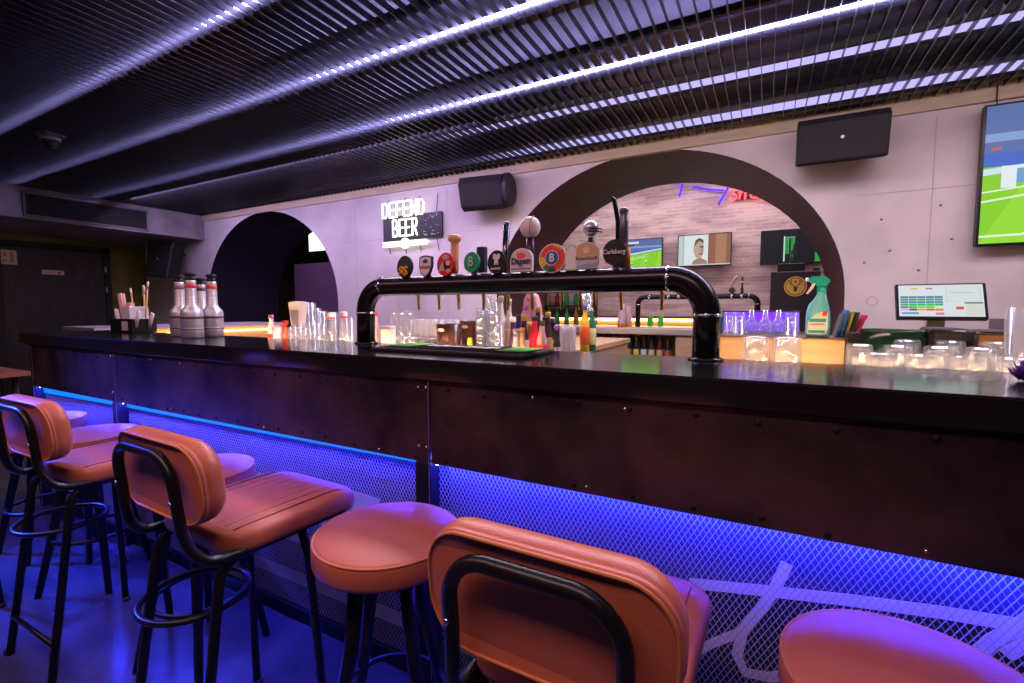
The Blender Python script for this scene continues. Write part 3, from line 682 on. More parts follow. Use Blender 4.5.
# ---- glassware kinds
def tumbler_mb(h=.13, r0=.032, r1=.040, n=20, inv=True):
    pr = [(r0 * .98, 0), (r0, .004), (r1, h), (r1 - .0025, h), (r0 - .004, .016), (.004, .014)]
    if inv: pr = [(r, h - z) for r, z in pr][::-1]
    return MB().lathe(pr, (0, 0, 0), n)
def facet_mb(h, r0, r1):
    return MB().lathe([(r1 - .002, 0), (r1, .001), (r0 + .001, h - .012), (r0, h - .004), (r0 * .8, h), (.006, h), (.006, h - .012), (r0 - .006, h - .016), (r1 - .003, .002)], (0, 0, 0), 14, sm=False)
TG = 'upside down tumblers on the bench behind the right end of the bar'
tum = None; lab_rows = ['front row', 'second row', 'third row', 'rear row']
k = 0
for row, (Y, xs, h) in enumerate([(1.735, (.30, .395, .49, .585, .68), .148), (1.832, (.262, .358, .452, .547, .76), .166), (1.93, (.40, .505, .61, .71), .178)]):
    for i, x in enumerate(xs):
        o = facet_mb(h, .034, .0455).build('tumbler', glass)
        o.location = (x, Y, BZ + .001); o.rotation_euler.z = random.random()
        n = ['first', 'second', 'third', 'fourth', 'fifth', 'sixth'][i]
        tag(o, 'upside down clear tumbler, %s from the left in the %s below the till screen' % (n, lab_rows[row]), 'glass', TG)
# two tall clear glasses standing right of the tower pipe
gl = 'two squat clear glasses right of the tower pipe'
for i, px in enumerate((756, 787)):
    p = at(px, 345, 1.74)
    o = MB().lathe([(.044, 0), (.047, .003), (.044, .07), (.041, .10), (.043, .104), (.040, .18), (.034, .187), (.005, .188), (.005, .180), (.033, .176), (.038, .108), (.036, .10), (.040, .07), (.043, .004)], (0, 0, 0), 20).build('squat_glass', glass)
    o.location = (p.x, p.y, BZ + .001); tag(o, ['squat clear glass next to the tower pipe, first of two before the oak box', 'squat clear glass in front of the oak box, second from the tower pipe'][i], 'glass', gl)
o = tumbler_mb(.28, .028, .036, 20, False).build('tall_glass', glass); o.location = (at(1021, 340, 1.84).x, 1.84, BZ + .001)
tag(o, 'tall clear glass cut by the right edge of the photo, behind the bar', 'glass')
sp = MB()
for i in range(60):
    a, b = random.uniform(0, 2*PI), random.uniform(.0, PI/2); rr = .016 + .014 * random.random()
    d = Vector((cos(a) * cos(b), sin(a) * cos(b), sin(b))); sp.tube([d * .004 + Vector((0, 0, .004)), d * rr + Vector((0, 0, .018))], [.0028, .0012], 5)
o = sp.build('purple_garnish', paint(.10, .02, .22)); o.location = atz(1022, 381, BT); tag(o, 'fuzzy dark purple trinket on the bar top at the right edge', 'trinket')

# oak box with spray bottle, folders, violet glasses
bxo = thing('oak_box', 'pale oak box under the turquoise spray bottle', 'box', (.03, 2.05, BZ))
q = MB(); q.bbox((-.225, -.10, .004), (.225, .10, .172), .003); q.build('box_body', woodlight, bxo)
MB().bbox((-.226, -.101, .1725), (.226, .101, .176), .001).build('box_lid', paint(.16, .10, .06), bxo)
BXZ = BZ + .1765
sx_, sy_ = at(819, 337, 2.0).x - .006, 2.0
spb = thing('spray_bottle', 'turquoise cleaning spray bottle standing on the oak box', 'spray bottle', (sx_, sy_, BXZ), .0); spb.scale = (.92, .92, .97)
def ov(wx, wy, z, dx=0., n=20): return [(dx + wx * cos(2*PI*i/n) * (abs(cos(2*PI*i/n)) ** -.35 if abs(cos(2*PI*i/n)) > .05 else 1) * .96, wy * sin(2*PI*i/n), z) for i in range(n)]
turq = mat('turquoise_plastic', (.16, .62, .72), .3)
MB().loft([ov(.038, .024, 0), ov(.042, .027, .005), ov(.042, .027, .075), ov(.040, .026, .095), ov(.034, .023, .118), ov(.022, .018, .140, .006), ov(.015, .014, .158, .008), ov(.014, .014, .168, .008)], 0, True).build('bottle_body', turq, spb)
MB().lathe([(.0165, 0), (.0165, .018), (.014, .022)], (.008, 0, .165), 18).build('spray_collar', paint(.02, .42, .38), spb)
q = MB(); q.loft([[(x, y, z) for x, z in ((-.036, .212), (-.030, .200), (-.010, .196), (-.008, .186), (.024, .186), (.028, .194), (.033, .2), (.034, .206), (.016, .222), (-.026, .222))] for y in (-.013, .013)], 0, False)
q.build('spray_head', paint(.02, .45, .40), spb); fixn(spb.children[-1])
MB().loft([[(x, y, z) for x, z in ((-.022, .198), (-.012, .197), (-.02, .178), (-.036, .158), (-.043, .160), (-.03, .182))] for y in (-.006, .006)], 0, False).build('spray_trigger', paint(.75, .72, .8), spb); fixn(spb.children[-1])
MB().cyl((-.036, 0, .211), (-.046, 0, .211), .008, .007, 12).build('spray_nozzle', paint(.78, .74, .8), spb)
lb = MB().loft([[(x, -.0285 + .0 * x, z) for x, z in ((-.036, .012), (.022, .012), (.030, .03), (.030, .09), (.022, .1), (-.01, .085), (-.034, .06))], [(x, -.0275, z) for x, z in ((-.036, .012), (.022, .012), (.030, .03), (.030, .09), (.022, .1), (-.01, .085), (-.034, .06))]], 0, False)
lb = fixn(lb.build('bottle_label', paint(.55, .72, .66), spb))
q = MB(); q.box((-.03, -.0295, .056), (.024, -.0287, .068), 0); q.box((-.026, -.0295, .046), (.02, -.0287, .05), 1); q.box((.012, -.0295, .078), (.026, -.0287, .096), 1); q.box((-.032, -.0295, .016), (.022, -.0287, .026), 0); q.box((-.026, -.0295, .034), (.012, -.0287, .037), 2)
q.build('label_print', [paint(.04, .30, .25), paint(.75, .05, .05), white], lb)
for i, (px, c, h, r, lab) in enumerate([(840, (.06, .10, .14), .10, .25, 'dark folder nearest the spray bottle on the oak box'), (843.5, (.03, .16, .45), .115, .18, 'blue folder leaning beside the spray bottle'), (847, (.30, .30, .06), .11, .22, 'olive green folder between the blue and the dark one'), (850, (.04, .05, .04), .108, .26, 'black folder leaning right of the olive one'), (854, (.65, .05, .14), .10, .38, 'red pink folder leaning outermost on the oak box end')]):
    p = at(px, 336, 2.06); q = MB().bbox((-.004, -.05, 0), (.004, .05, h * .84), .0015, 0, Matrix.Rotation(r, 4, 'Y'))
    o = q.build('folder', paint(*c)); o.location = (p.x - .016 + i * .003, p.y, BXZ + .001); tag(o, lab, 'folder', 'folders on the oak box')
vs_ = thing('violet_glow_panel', 'added violet glow panel behind the small glasses on the oak box', 'light box', (.0, 2.13, BXZ + .0005))  # glowing panel added for violet on the glasses and its bar top reflection
MB().bbox((-.16, -.006, 0), (.115, .012, .092), .002).build('light_case', blackplastic, vs_)
MB().box((-.155, -.0075, .012), (.11, -.0055, .086)).build('light_face', emat('violet_glow_face', (.22, .03, .95), 1.35), vs_)
vg = 'violet lit stemless glasses on the oak box'
for i, px in enumerate((729, 739, 751, 765, 778, 791)):
    p = at(px, 330, 2.06); r = i % 2
    o = (tumbler_mb(.085, .022, .027, 16, True) if i in (0, 1, 5) else MB().lathe([(.024, 0), (.027, .003), (.027, .045), (.012, .062), (.009, .095), (.007, .095), (.010, .060), (.024, .042), (.024, .006)], (0, 0, 0), 16)).build('small_glass', glass)
    o.location = (min(p.x, .235), 2.07 - .03 * r, BXZ + .001)
    tag(o, 'small clear glass lit violet, %s in the row left of the spray bottle' % ['first', 'second', 'third', 'fourth', 'fifth', 'sixth'][i], 'glass', vg)
# dark green bowl, till, printer boxes
rb = bench('till_cabinet', 'dark cabinet under the till against the right hand wall', (.28, 2.5, 0), (1.5, 3.15, 1.02), paint(.2, .16, .15, .4), black)
bw = thing('ice_bucket', 'dark green ice bowl behind the tumblers', 'bowl', (at(886, 345, 2.08).x, 2.10, BZ)); bw.scale = (1.12, 1.12, 1.27)
darkgreen = mat('dark_green_glass', (.02, .07, .04), .12, coat=.4)
MB().lathe([(.06, 0), (.075, .01), (.088, .10), (.096, .155), (.092, .158), (.083, .10), (.068, .018), (.004, .014)], (0, 0, 0), 28).build('bowl', darkgreen, bw)
MB().tube([(.094 * cos(a), .094 * sin(a), .157) for a in [2*PI*i/28 for i in range(28)]], .0035, 8, 0, True).build('bowl_rim', paint(.04, .12, .06, .2), bw)
o = MB().bbox((-.035, -.02, 0), (.035, .02, .03), .008).build('bar_sponge', paint(.45, .28, .12)); o.location = (bw.location.x + .005, 2.10, BZ + .168); tag(o, 'tan sponge lying inside the dark green ice bowl', 'sponge')
bpz = MB().bbox((-.02, -.03, 0), (.02, .03, .20), .004).build('black_canister', black); bpz.location = (at(855, 345, 1.9).x - .002, 1.93, BZ); tag(bpz, 'black box standing between the oak box and the ice bowl', 'box')
TLY = 2.72
c0 = at(940, 301, TLY)
till = thing('till_screen', 'black framed touch screen till with coloured buttons', 'till', (c0.x, TLY, 1.02), -.02)
TILT = Matrix.Translation((0, 0, c0.z - 1.02)) @ Matrix.Rotation(-.42, 4, 'X')
TW, THT = .152, .086
fixn(MB().bbox((-TW, 0, -THT), (TW, .022, THT), .004, 0, TILT).build('screen_case', paint(.015, .016, .022, .25), till))
q = MB(); MS = []
def scr(x0, z0, x1, z1, c, lift=0, s=.9):
    m = glow(c[0], c[1], c[2], s)
    if m not in MS: MS.append(m)
    y = -.0006 - .0002 * lift
    q.add([TILT @ Vector(v) for v in ((x0, y, z0), (x1, y, z0), (x1, y, z1), (x0, y, z1))], [(0, 1, 2, 3)], MS.index(m))
L, R, B, T_ = -TW + .010, TW - .010, -THT + .012, THT - .008
Wd, Ht = R - L, T_ - B
def sc2(a, b, c, d, col, lift=1, s=.9): scr(L + a * Wd, B + b * Ht, L + c * Wd, B + d * Ht, col, lift, s)
sc2(0, 0, 1, 1, (.75, .80, .84), 0)
for r_, (z, colr) in enumerate([(.68, (.10, .22, .5)), (.60, (.04, .45, .08)), (.52, (.10, .25, .5)), (.44, (.04, .5, .10)), (.36, (.02, .55, .05)), (.28, (.25, .5, .75))]):
    for c_ in range(5):
        col = colr
        if r_ == 4: col = [(.35, .12, .55), (.02, .6, .03), (.12, .75, .25), (.12, .75, .02), (.75, .8, .85)][c_]
        if r_ == 5: col = [(.8, .45, .7), (.35, .08, .05), (.85, .45, .02), (.75, .15, .04), (.8, .25, .03)][c_]
        sc2(.02 + c_ * .104, z - .1, .118 + c_ * .104, z - .035, col)
sc2(.03, .07, .24, .13, (.08, .35, .75)); sc2(.44, .05, .54, .12, (.75, .2, .4)); sc2(.15, .86, .24, .91, (.8, .5, .2)); sc2(.34, .86, .42, .91, (.5, .3, .25))
sc2(.57, .45, .97, .93, (.60, .66, .66)); sc2(.58, .46, .96, .92, (.72, .78, .78), 2); sc2(.62, .73, .9, .75, (.5, .55, .55), 3); sc2(.78, .40, .99, .44, (.08, .10, .1)); sc2(.68, .22, .77, .31, (.75, .10, .03)); sc2(.79, .03, .99, .38, (.72, .75, .70))
for i in range(4): sc2(.80, .08 + i * .08, .98, .085 + i * .08, (.45, .5, .45), 2)
q.build('screen_image', MS, till)
q = MB(); q.bbox((-.05, .01, 0), (.05, .09, .012), .003); q.bbox((-.03, .04, .012), (.03, .06, c0.z - 1.02 - .02), .003); q.build('screen_stand', blackplastic, till)
def printer(name, lab, px0, px1, pyt, pyb, Y, cols):
    a, b = at(px0, pyt, Y), at(px1, pyb, Y); w_ = (b.x - a.x) / 2; h = a.z - BZ
    t = thing(name, lab, 'printer', ((a.x + b.x) / 2, Y + .06, BZ))
    MB().bbox((-w_, -.06, 0), (w_, .06, h), .006).build('printer_case', cols[0], t)
    MB().bbox((-w_ + .004, -.064, h - .012), (w_ - .004, -.055, h - .004), .001).build('printer_trim', chrome, t)
    MB().bbox((-w_ + .012, -.063, h - .05), (w_ - .012, -.0601, h - .016), .001).build('printer_slot', cols[1], t)
printer('receipt_printer', 'black receipt printer below the middle of the till screen', 930, 966, 328, 345, 2.05, (paint(.03, .03, .035), paint(.06, .05, .05)))
printer('receipt_printer', 'brown fronted receipt printer below the right corner of the till', 974, 1012, 330, 345, 2.05, (paint(.05, .04, .035), paint(.32, .16, .06)))
o = MB().bbox((-.04, -.022, 0), (.04, .022, .165), .004).build('card_terminal', paint(.06, .045, .05)); o.location = (at(919, 335, 2.3).x, 2.222, BZ); tag(o, 'dark upright box behind the left end of the till printers', 'box')
o = MB().bbox((-.05, 0, -.05), (.05, .012, .05), .004).build('wall_socket', paint(.14, .12, .13)); o.location = (at(1000, 326, 4.38).x, 4.386, at(1000, 326, 4.38).z); tag(o, 'dark socket plate on the concrete wall right of the till', 'socket')

# ---- left of the tower: sugar jars, small bottles, cups on the steel bench
def small(name, lab, cat, px, pyt, Y, prof, m, group=None, parts=()):
    """prof in fractions of height; top at photo row pyt, foot on the bench"""
    p = at(px, pyt, Y); h = p.z - BZ - .001
    o = MB().lathe([(r, f * h) for r, f in prof], (0, 0, 0), 18).build(name, m); o.location = (p.x, Y, BZ + .001); tag(o, lab, cat, group)
    for nm, pr, mm in parts:
        MB().lathe([(r, f * h) for r, f in pr], (0, 0, 0), 18).build(nm, mm, o)
    return o
bottle = lambda r, n=.012: [(r * .9, 0), (r, .02), (r, .6), (r * .8, .68), (n, .8), (n, .97), (n * .8, 1)]
capof = lambda n=.014: [(n * .8, .9), (n, .905), (n, .995), (n * .7, 1.005)]
lab_ = lambda r: [(r + .0002, .15), (r + .0012, .16), (r + .0012, .52), (r + .0002, .53)]
small('sauce_bottle', 'slim white sauce bottle with a red band, far left of the glassware', 'bottle', 271, 315, 1.80, bottle(.022), paint(.75, .6, .6), None, [('bottle_cap', capof(.014), paint(.55, .2, .35)), ('bottle_label', lab_(.022), paint(.75, .04, .03))])
small('paper_cup', 'small white paper cup beside the slim sauce bottle', 'cup', 278, 327, 1.78, [(.024, 0), (.03, 1), (.028, 1), (.022, .05)], paint(.8, .75, .78))
small('sauce_bottle', 'red capped squeeze bottle right of the white paper cup', 'bottle', 285, 321, 1.80, bottle(.026), paint(.6, .10, .08), None, [('bottle_cap', capof(.018), paint(.85, .03, .03))])
j = small('cutlery_jar', 'clear jar holding a fan of white paper napkins', 'jar', 298, 310, 1.90, [(.034, 0), (.038, .02), (.040, 1), (.037, 1), (.035, .04)], glass)
q = MB()
for i in range(9):
    a = (i - 4) * .04; M_ = Matrix.Rotation(a, 4, 'Y'); q.box((-.006 + i * .001 - .004, -.022, .008), (.006 + i * .001 - .004, .022, .31), 0, M_)
o = q.build('paper_napkins', paint(.74, .66, .72)); o.location = (j.location.x, 1.9, BZ + .01); tag(o, 'fan of white paper napkins standing in the clear jar', 'napkins')
GJ = 'small clear glasses left of the tower pipe'
for i, (px, py, Y, r) in enumerate([(310, 303, 2.05, .034), (316, 308, 2.1, .03), (322, 311, 2.0, .03), (293, 327, 1.72, .026), (303, 328, 1.72, .026), (312, 322, 1.78, .028), (321, 324, 1.76, .028), (349, 318, 1.70, .024), (333, 312, 1.98, .028)]):
    p = at(px, py, Y); o = tumbler_mb(p.z - BZ - .001, r * .85, r, 16, False).build('small_tumbler', glass); o.location = (p.x, Y, BZ + .001)
    tag(o, ['tallest clear tumbler right behind the paper napkins', 'clear tumbler second behind the paper napkins', 'clear tumbler left of the first carafe, in the rear', 'low clear tumbler in front of the napkin jar', 'low clear tumbler second in front of the napkin jar', 'clear tumbler between napkin jar and carafes', 'clear tumbler right before the first carafe', 'clear tumbler beside the tower pipe', 'clear tumbler behind the first carafe'][i], 'glass', GJ)
for i, (px, py) in enumerate([(331, 313), (343.5, 312)]):
    small('glass_carafe', ['clear carafe with white and red cap, left of two by the tower pipe', 'clear carafe with white and pink cap, right of two by the tower pipe'][i], 'carafe', px, py, 1.80, [(.032, 0), (.036, .03), (.034, .3), (.018, .72), (.016, .85), (.018, .9), (.0155, .9), (.014, .85), (.016, .7), (.032, .3), (.033, .05)], glass, 'carafes by the tower pipe', [('carafe_cap', [(.018, .86), (.0195, .87), (.0195, .95), (.018, 1.), (.008, 1.01)], paint(.8, .72, .78)), ('cap_band', [(.0195, .87), (.0202, .875), (.0202, .905), (.0195, .91)], paint(.8, .08, .12))])
small('syrup_bottle', 'slim bottle with a red cap just right of the tower foot', 'bottle', 375, 311, 1.82, bottle(.021), paint(.62, .45, .55), None, [('bottle_cap', capof(.014), paint(.8, .06, .12))])
su = small('sugar_pot', 'white pot with a dark oval badge right of the tower foot', 'pot', 388, 326, 1.74, [(.024, 0), (.030, .1), (.036, .9), (.037, 1), (.033, .98), (.028, .12)], paint(.72, .62, .62))
fixn(MB().prism(ellipse(.010, .008, 14), -.0365, -.034).build('pot_badge', paint(.15, .10, .08), su)).location = (.0, 0, .06)
# two storey stacks of upside down tumblers
S2 = 'tumblers stacked two high between tower foot and brown buckets'
hh = .078
for col, px in enumerate((394, 402, 410)):
    for lev in (0, 1):
        p = at(px, 311, 1.86); h = (p.z - BZ) / 2 - .001
        o = facet_mb(h, .020, .024).build('stacked_tumbler', glass); o.location = (p.x, 1.86, BZ + .001 + lev * (h + .0015)); tag(o, '%s clear tumbler of the %s two high stack right of the white pot' % (['lower', 'upper'][lev], ['first', 'second', 'third'][col]), 'glass', S2)
S3 = 'row of tumblers on the shelf of the glass rack'
rk = thing('glass_rack', 'low two tier steel rack full of warm lit tumblers', 'rack', (at(445, 325, 2.1).x, 2.1, BZ))
hw = .20
for z in (.0, .115): MB().bbox((-hw, -.10, z), (hw, .06, z + .006), .002).build('rack_shelf', steelsheet, rk)
for x in (-hw + .006, hw - .006):
    for y in (-.095, .055): MB().cyl((x, y, 0), (x, y, .13), .004, None, 8).build('rack_post', chrome, rk)
for lev in (0, 1):
    for rw in (0, 1):
        for i in range(8):
            o = facet_mb(.096 if lev else .10, .018, .022).build('rack_tumbler', lit_haze_glass); o.location = (rk.location.x - .172 + i * .049, 2.035 + rw * .075, BZ + .007 + lev * .115)
            tag(o, '%s glass of the %s %s row on the steel glass rack' % (['first', 'second', 'third', 'fourth', 'fifth', 'sixth', 'seventh', 'eighth'][i], ['front', 'rear'][rw], ['lower', 'upper'][lev]), 'glass', S3)
brown = mat('brown_bucket', (.09, .035, .02), .25, coat=.3)
for i, (px, py, Y) in enumerate([(449, 324, 1.80), (472, 321, 1.935)]):
    p = at(px, py, Y); h = p.z - BZ; t = thing('wine_bucket', ['dark brown bucket with a white logo, in front of the glass rack', 'darker brown bucket with an oval logo beside the tall glass stack'][i], 'bucket', (p.x, Y, BZ), 0, 'brown buckets on the bench')
    MB().lathe([(.042, 0), (.046, .004), (.060, h), (.057, h), (.044, .01), (.004, .008)], (0, 0, 0), 24).build('bucket_body', brown, t)
    o = fixn(MB().prism(ellipse(.018, .008, 16), -.0585, -.054).build('bucket_logo', paint(.7, .6, .6), t)); o.location = (-.004, 0, h - .026)
o = MB().lathe([(.010, 0), (.012, .004), (.012, .035), (.010, .04)], (0, 0, 0), 14).build('lime_cup', paint(.35, .55, .03)); o.location = (at(470, 340, 1.80).x, 1.80, BZ + .10); 
o.location.z = BZ; o.scale = (1, 1, 3.6); tag(o, 'lime green shaker cup in front of the darker bucket', 'cup')
S4 = 'tall glasses nested in stacks right of the buckets'
for col, (px, top, Y) in enumerate([(481, 308, 1.86), (487, 296, 1.90), (494, 299, 1.88), (499, 322, 1.80)]):
    p = at(px, top, Y); n = 5 if col < 3 else 3; dz = (p.z - BZ - .105) / (n - 1)
    for kk in range(n):
        o = tumbler_mb(.105, .022, .028, 16, True).build('nested_glass', glass); o.location = (p.x, Y, BZ + .001 + kk * dz); tag(o, '%s glass up in the %s nested stack right of the buckets' % (['lowest', 'second', 'third', 'fourth', 'fifth'][kk], ['first', 'second', 'third', 'short fourth'][col]), 'glass', S4)
# bottles on the oak counter
BG = 'bottles standing on the oak counter beyond the bar'
def bot(lab, px, top, Y, r, body, cap, lbl, n=.012, g=False):
    small('bottle', lab, 'bottle', px, top, Y, bottle(r, n), body, BG, [('bottle_cap', capof(n + .002), cap)] + ([('bottle_label', lab_(r), lbl)] if lbl else []))
P_ = paint
for a in [('white bottle with cream label, rearmost beside the nested glasses', 501, 296, 2.15, .026, P_(.7, .66, .66), P_(.5, .4, .3), P_(.8, .76, .74)),
    ('pale round capped bottle with cream label, third bottle from the nested glasses', 509, 299, 2.10, .026, P_(.72, .68, .60), P_(.78, .72, .74), P_(.75, .6, .35)),
    ('slim violet bottle with white neck next to the cream label bottle', 513, 317, 1.95, .016, P_(.16, .05, .25), P_(.75, .7, .75), P_(.22, .06, .4)),
    ('dark blue bottle behind the slim violet one', 519, 315, 2.05, .02, P_(.03, .04, .16), P_(.02, .02, .05), P_(.1, .15, .4)),
    ('dark bottle with white label left of the red bottle', 524, 316, 2.0, .022, P_(.04, .02, .04), P_(.35, .2, .03), P_(.75, .7, .7)),
    ('bottle with orange shoulder and pale label in front of the pink statue', 522, 328, 1.88, .019, P_(.6, .42, .3), P_(.45, .2, .03), P_(.72, .68, .72)),
    ('bright red bottle with dark cap in the middle of the oak counter bottles', 534.5, 316, 1.92, .025, P_(.75, .02, .06), P_(.05, .04, .06), None),
    ('pale pink bottle with red foot right of the bright red bottle', 542, 321, 1.90, .023, P_(.65, .42, .5), P_(.06, .05, .05), P_(.75, .03, .05)),
    ('dark bottle rising behind the red bottle', 538, 307, 2.12, .022, P_(.05, .03, .02), P_(.6, .35, .08), P_(.7, .45, .2)),
    ('tall dark bottle with gold neck right of the pale pink bottle', 548, 312, 2.1, .021, P_(.05, .03, .03), P_(.55, .35, .1), P_(.5, .3, .12)),
    ('second dark bottle with gold neck, last before the row of tumblers', 553, 318, 2.15, .02, P_(.03, .03, .05), P_(.15, .1, .25), P_(.6, .45, .4)),
    ('short clear bottle with pale label in front of the slim violet one', 516, 329, 1.86, .017, P_(.55, .50, .55), P_(.3, .25, .3), P_(.78, .74, .78)),
    ('navy bottle with blue round badge label behind the orange shouldered bottle', 518, 322, 2.2, .022, P_(.02, .03, .12), P_(.05, .05, .2), P_(.15, .25, .6)),
    ('black bottle with pink label behind the pale pink bottle', 545, 317, 2.22, .022, P_(.03, .02, .03), P_(.04, .03, .04), P_(.6, .2, .3)),
    ('amber bottle with gold cap behind the bright red bottle', 530, 322, 2.2, .021, P_(.35, .12, .02), P_(.7, .45, .1), P_(.65, .5, .3)),
    ('small dark bottle with violet cap at the right end of the bottles', 557, 326, 1.95, .016, P_(.04, .03, .06), P_(.25, .1, .5), P_(.55, .5, .6))]: bot(*a)
st_ = thing('pink_statue', 'pale pink and violet cut out figure standing behind the oak counter bottles', 'figure', (at(531, 310, 2.45).x, 2.45, BZ))
q = MB().prism([(-.055, 0), (.055, 0), (.06, .12), (.078, .20), (.066, .24), (.055, .30), (.04, .355), (-.01, .375), (-.035, .33), (-.04, .27), (-.062, .22), (-.05, .12)], -.03, .03); bevel(fixn(q.build('statue_body', paint(.62, .36, .42), st_)), .012, 3)
q = MB()
for z, x, r in ((.28, -.02, .02), (.24, .02, .018), (.33, .0, .016), (.19, -.03, .015)): q.sphere((x, -.030, z), (r, .008, r * .7), 12, 8)
q.build('statue_relief', paint(.45, .12, .4), st_)
S5 = 'row of clear tumblers on the oak counter'
for rw, Y in enumerate((2.72, 2.82)):
    for i in range(6):
        p = at(546.5 + i * 5.3, 326, Y); o = facet_mb(p.z - BZ - .002, .017, .0195).build('counter_tumbler', lit_haze_glass); o.location = (p.x, Y, BZ + .001); tag(o, '%s tumbler of the %s row on the oak counter' % (['first', 'second', 'third', 'fourth', 'fifth', 'sixth'][i], ['front', 'rear'][rw]), 'glass', S5)
small('yellow_bottle', 'yellow liqueur bottle at the rear of the oak counter', 'bottle', 585, 305, 2.9, bottle(.03), P_(.75, .5, .03), None, [('bottle_cap', capof(.016), P_(.1, .1, .3)), ('bottle_label', lab_(.03), P_(.7, .12, .03))])
small('green_bottle', 'dark green bottle beside the yellow liqueur bottle', 'bottle', 592, 308, 2.95, bottle(.028), P_(.02, .16, .08), None, [('bottle_cap', capof(.014), P_(.5, .5, .5)), ('bottle_label', lab_(.028), P_(.6, .6, .3))])
small('martini_glass', 'wide clear cocktail glass behind the yellow bottle', 'glass', 588, 294, 3.1, [(.035, 0), (.036, .01), (.005, .03), (.004, .6), (.055, 1.), (.053, 1.), (.006, .63), (.003, .6)], glass)
# ================================================================== ON THE CONCRETE WALL
# neon sign
sx0, sx1 = at(380, 210, 4.33), at(438, 240, 4.33)
ns = thing('neon_sign', 'bright white neon sign reading DEFEND BEER on the concrete wall', 'neon sign', (-3.70, 4.33, 2.25))
MB().bbox((-.42, .03, -.17), (.455, .05, .115), .004).build('sign_panel', paint(.02, .02, .024, .4), ns)
nw = emat('neon_white', (1., .98, .92), 2.4)
def letters(s, x0, x1, z0, z1):
    """block letters as tubes between two heights"""
    G = {'D': [[(0,0),(0,1),(.6,1),(1,.75),(1,.25),(.6,0),(0,0)]], 'E': [[(1,1),(0,1),(0,0),(1,0)],[(0,.5),(.8,.5)]], 'F': [[(1,1),(0,1),(0,0)],[(0,.5),(.8,.5)]], 'N': [[(0,0),(0,1),(1,0),(1,1)]],
         'B': [[(0,0),(0,1),(.75,1),(.95,.78),(.7,.52),(0,.52)],[(.7,.52),(1,.27),(.75,0),(0,0)]], 'R': [[(0,0),(0,1),(.8,1),(1,.78),(.8,.52),(0,.52)],[(.45,.52),(1,0)]]}
    q = MB(); cw = (x1 - x0) / len(s)
    for i, c in enumerate(s):
        for st in G[c]:
            pts = [(x0 + cw * (i + .14 + .68 * a), 0, z0 + (z1 - z0) * b) for a, b in st]
            if pts[0] == pts[-1]: q.tube(pts[:-1], .011, 8, 0, True)
            else:
                for pa, pb in zip(pts[:-1], pts[1:]): q.tube([pa, pb], .011, 8)
                for p in pts: q.sphere(p, .011, 8, 6)
    return q
letters('DEFEND', -.41, .245, .10, .27).build('neon_lettering', nw, ns)
letters('BEER', -.25, .14, -.125, .062).build('neon_lettering', nw, ns)
q = MB()
q.loft([[(x, y, z) for x, z in ((-.40, -.245), (-.385, -.215), (-.40, -.185), (.25, -.185), (.285, -.215), (.25, -.245))] for y in (-.008, .012)], 0, False)
fixn(q.build('neon_ribbon', nw, ns))
fixn(MB().prism(ellipse(.062, .062, 24, -.05, -.215), -.014, .0).build('neon_roundel', nw, ns))
q = MB()
random.seed(3)
for i in range(22):
    x, z = random.uniform(.17, .43), random.uniform(-.15, .08); a = random.uniform(0, PI); l = random.uniform(.02, .05)
    q.tube([(x, .022, z), (x + l * cos(a), .02, z + l * sin(a) * .6)], .0045, 6)
q.build('unlit_tubing', paint(.45, .45, .48, .25), ns)
q = MB()
for x in (-.35, -.1, .12, .38):
    q.tube([(x, .03, .115), (x + .01, .05, .31), (x, .068, .33)], .004, 6); q.tube([(x, .03, -.17), (x + .02, .05, -.30), (x, .068, -.32)], .004, 6)
q.build('sign_cables', black, ns)
# left wall speaker: wedge cabinet with rounded side
def speaker(name, label, x0, x1, zt, zb, Y, tilt, skew):
    w_, h = (x1 - x0), (zt - zb)
    t = thing(name, label, 'speaker', ((x0 + x1) / 2, Y, (zt + zb) / 2), skew)
    M_ = Matrix.Rotation(tilt, 4, 'X')
    prof = [(-.02, -h/2), (-.150, -h/2), (-.165, -h * .46), (-.165, h * .34), (-.12, h/2 - .015), (-.02, h/2), (.10, h/2 - .02), (.10, -h/2 + .02)]
    q = MB().loft([[M_ @ Vector((x, y * k, z * k)) for y, z in prof] for x, k in ((-w_/2, .97), (-w_/2 + .008, 1), (w_/2 - .008, 1), (w_/2, .97))], 0, False)
    fixn(q.build('cabinet', speakerblack, t))
    MB().box((-w_/2 + .02, -.168, -h * .44), (w_/2 - .02, -.164, h * .32), 0, M_).build('grille', paint(.016, .014, .017, .8), t)
    fixn(MB().prism(ellipse(.011, .011, 14), -.171, -.167, 0, M_).build('badge', paint(.6, .58, .6, .3), t))
    MB().bbox((-.05, .095, -.05), (.05, .20, .05), .004).build('wall_bracket', blackmetal, t)
    return t
# right speaker (box) and left speaker (box turned so its rounded end shows)
speaker('wall_speaker', 'wide black box speaker right above the big arch', .155, .685, 2.655, 2.335, 4.20, .2, 0)
lsx = (-2.62)
t = thing('wall_speaker', 'black speaker with a half round end panel between the neon sign and the big arch', 'speaker', (-2.53, 4.20, 2.46), .14)
M_ = Matrix.Rotation(.10, 4, 'X')
prof = [(.16, -.155)] + [(-.02 - .15 * sin(a), -.155 * cos(a)) for a in [PI * i / 12 for i in range(13)]] + [(.16, .155)]
M2 = Matrix.Rotation(.30, 4, 'X')
def cabin(x): return [M2 @ Vector((x, y, z)) for y, z in [(.14, -.15), (-.10, -.17), (-.155, -.12), (-.155, .10), (-.10, .16), (.14, .15)]]
fixn(MB().loft([cabin(-.26), cabin(.20)], 0, False).build('cabinet', speakerblack, t))
def endp(x, k): return [M2 @ Vector((x, .0 + .155 * k * cos(a), .165 * k * sin(a))) for a in [2 * PI * i / 24 for i in range(24)]]
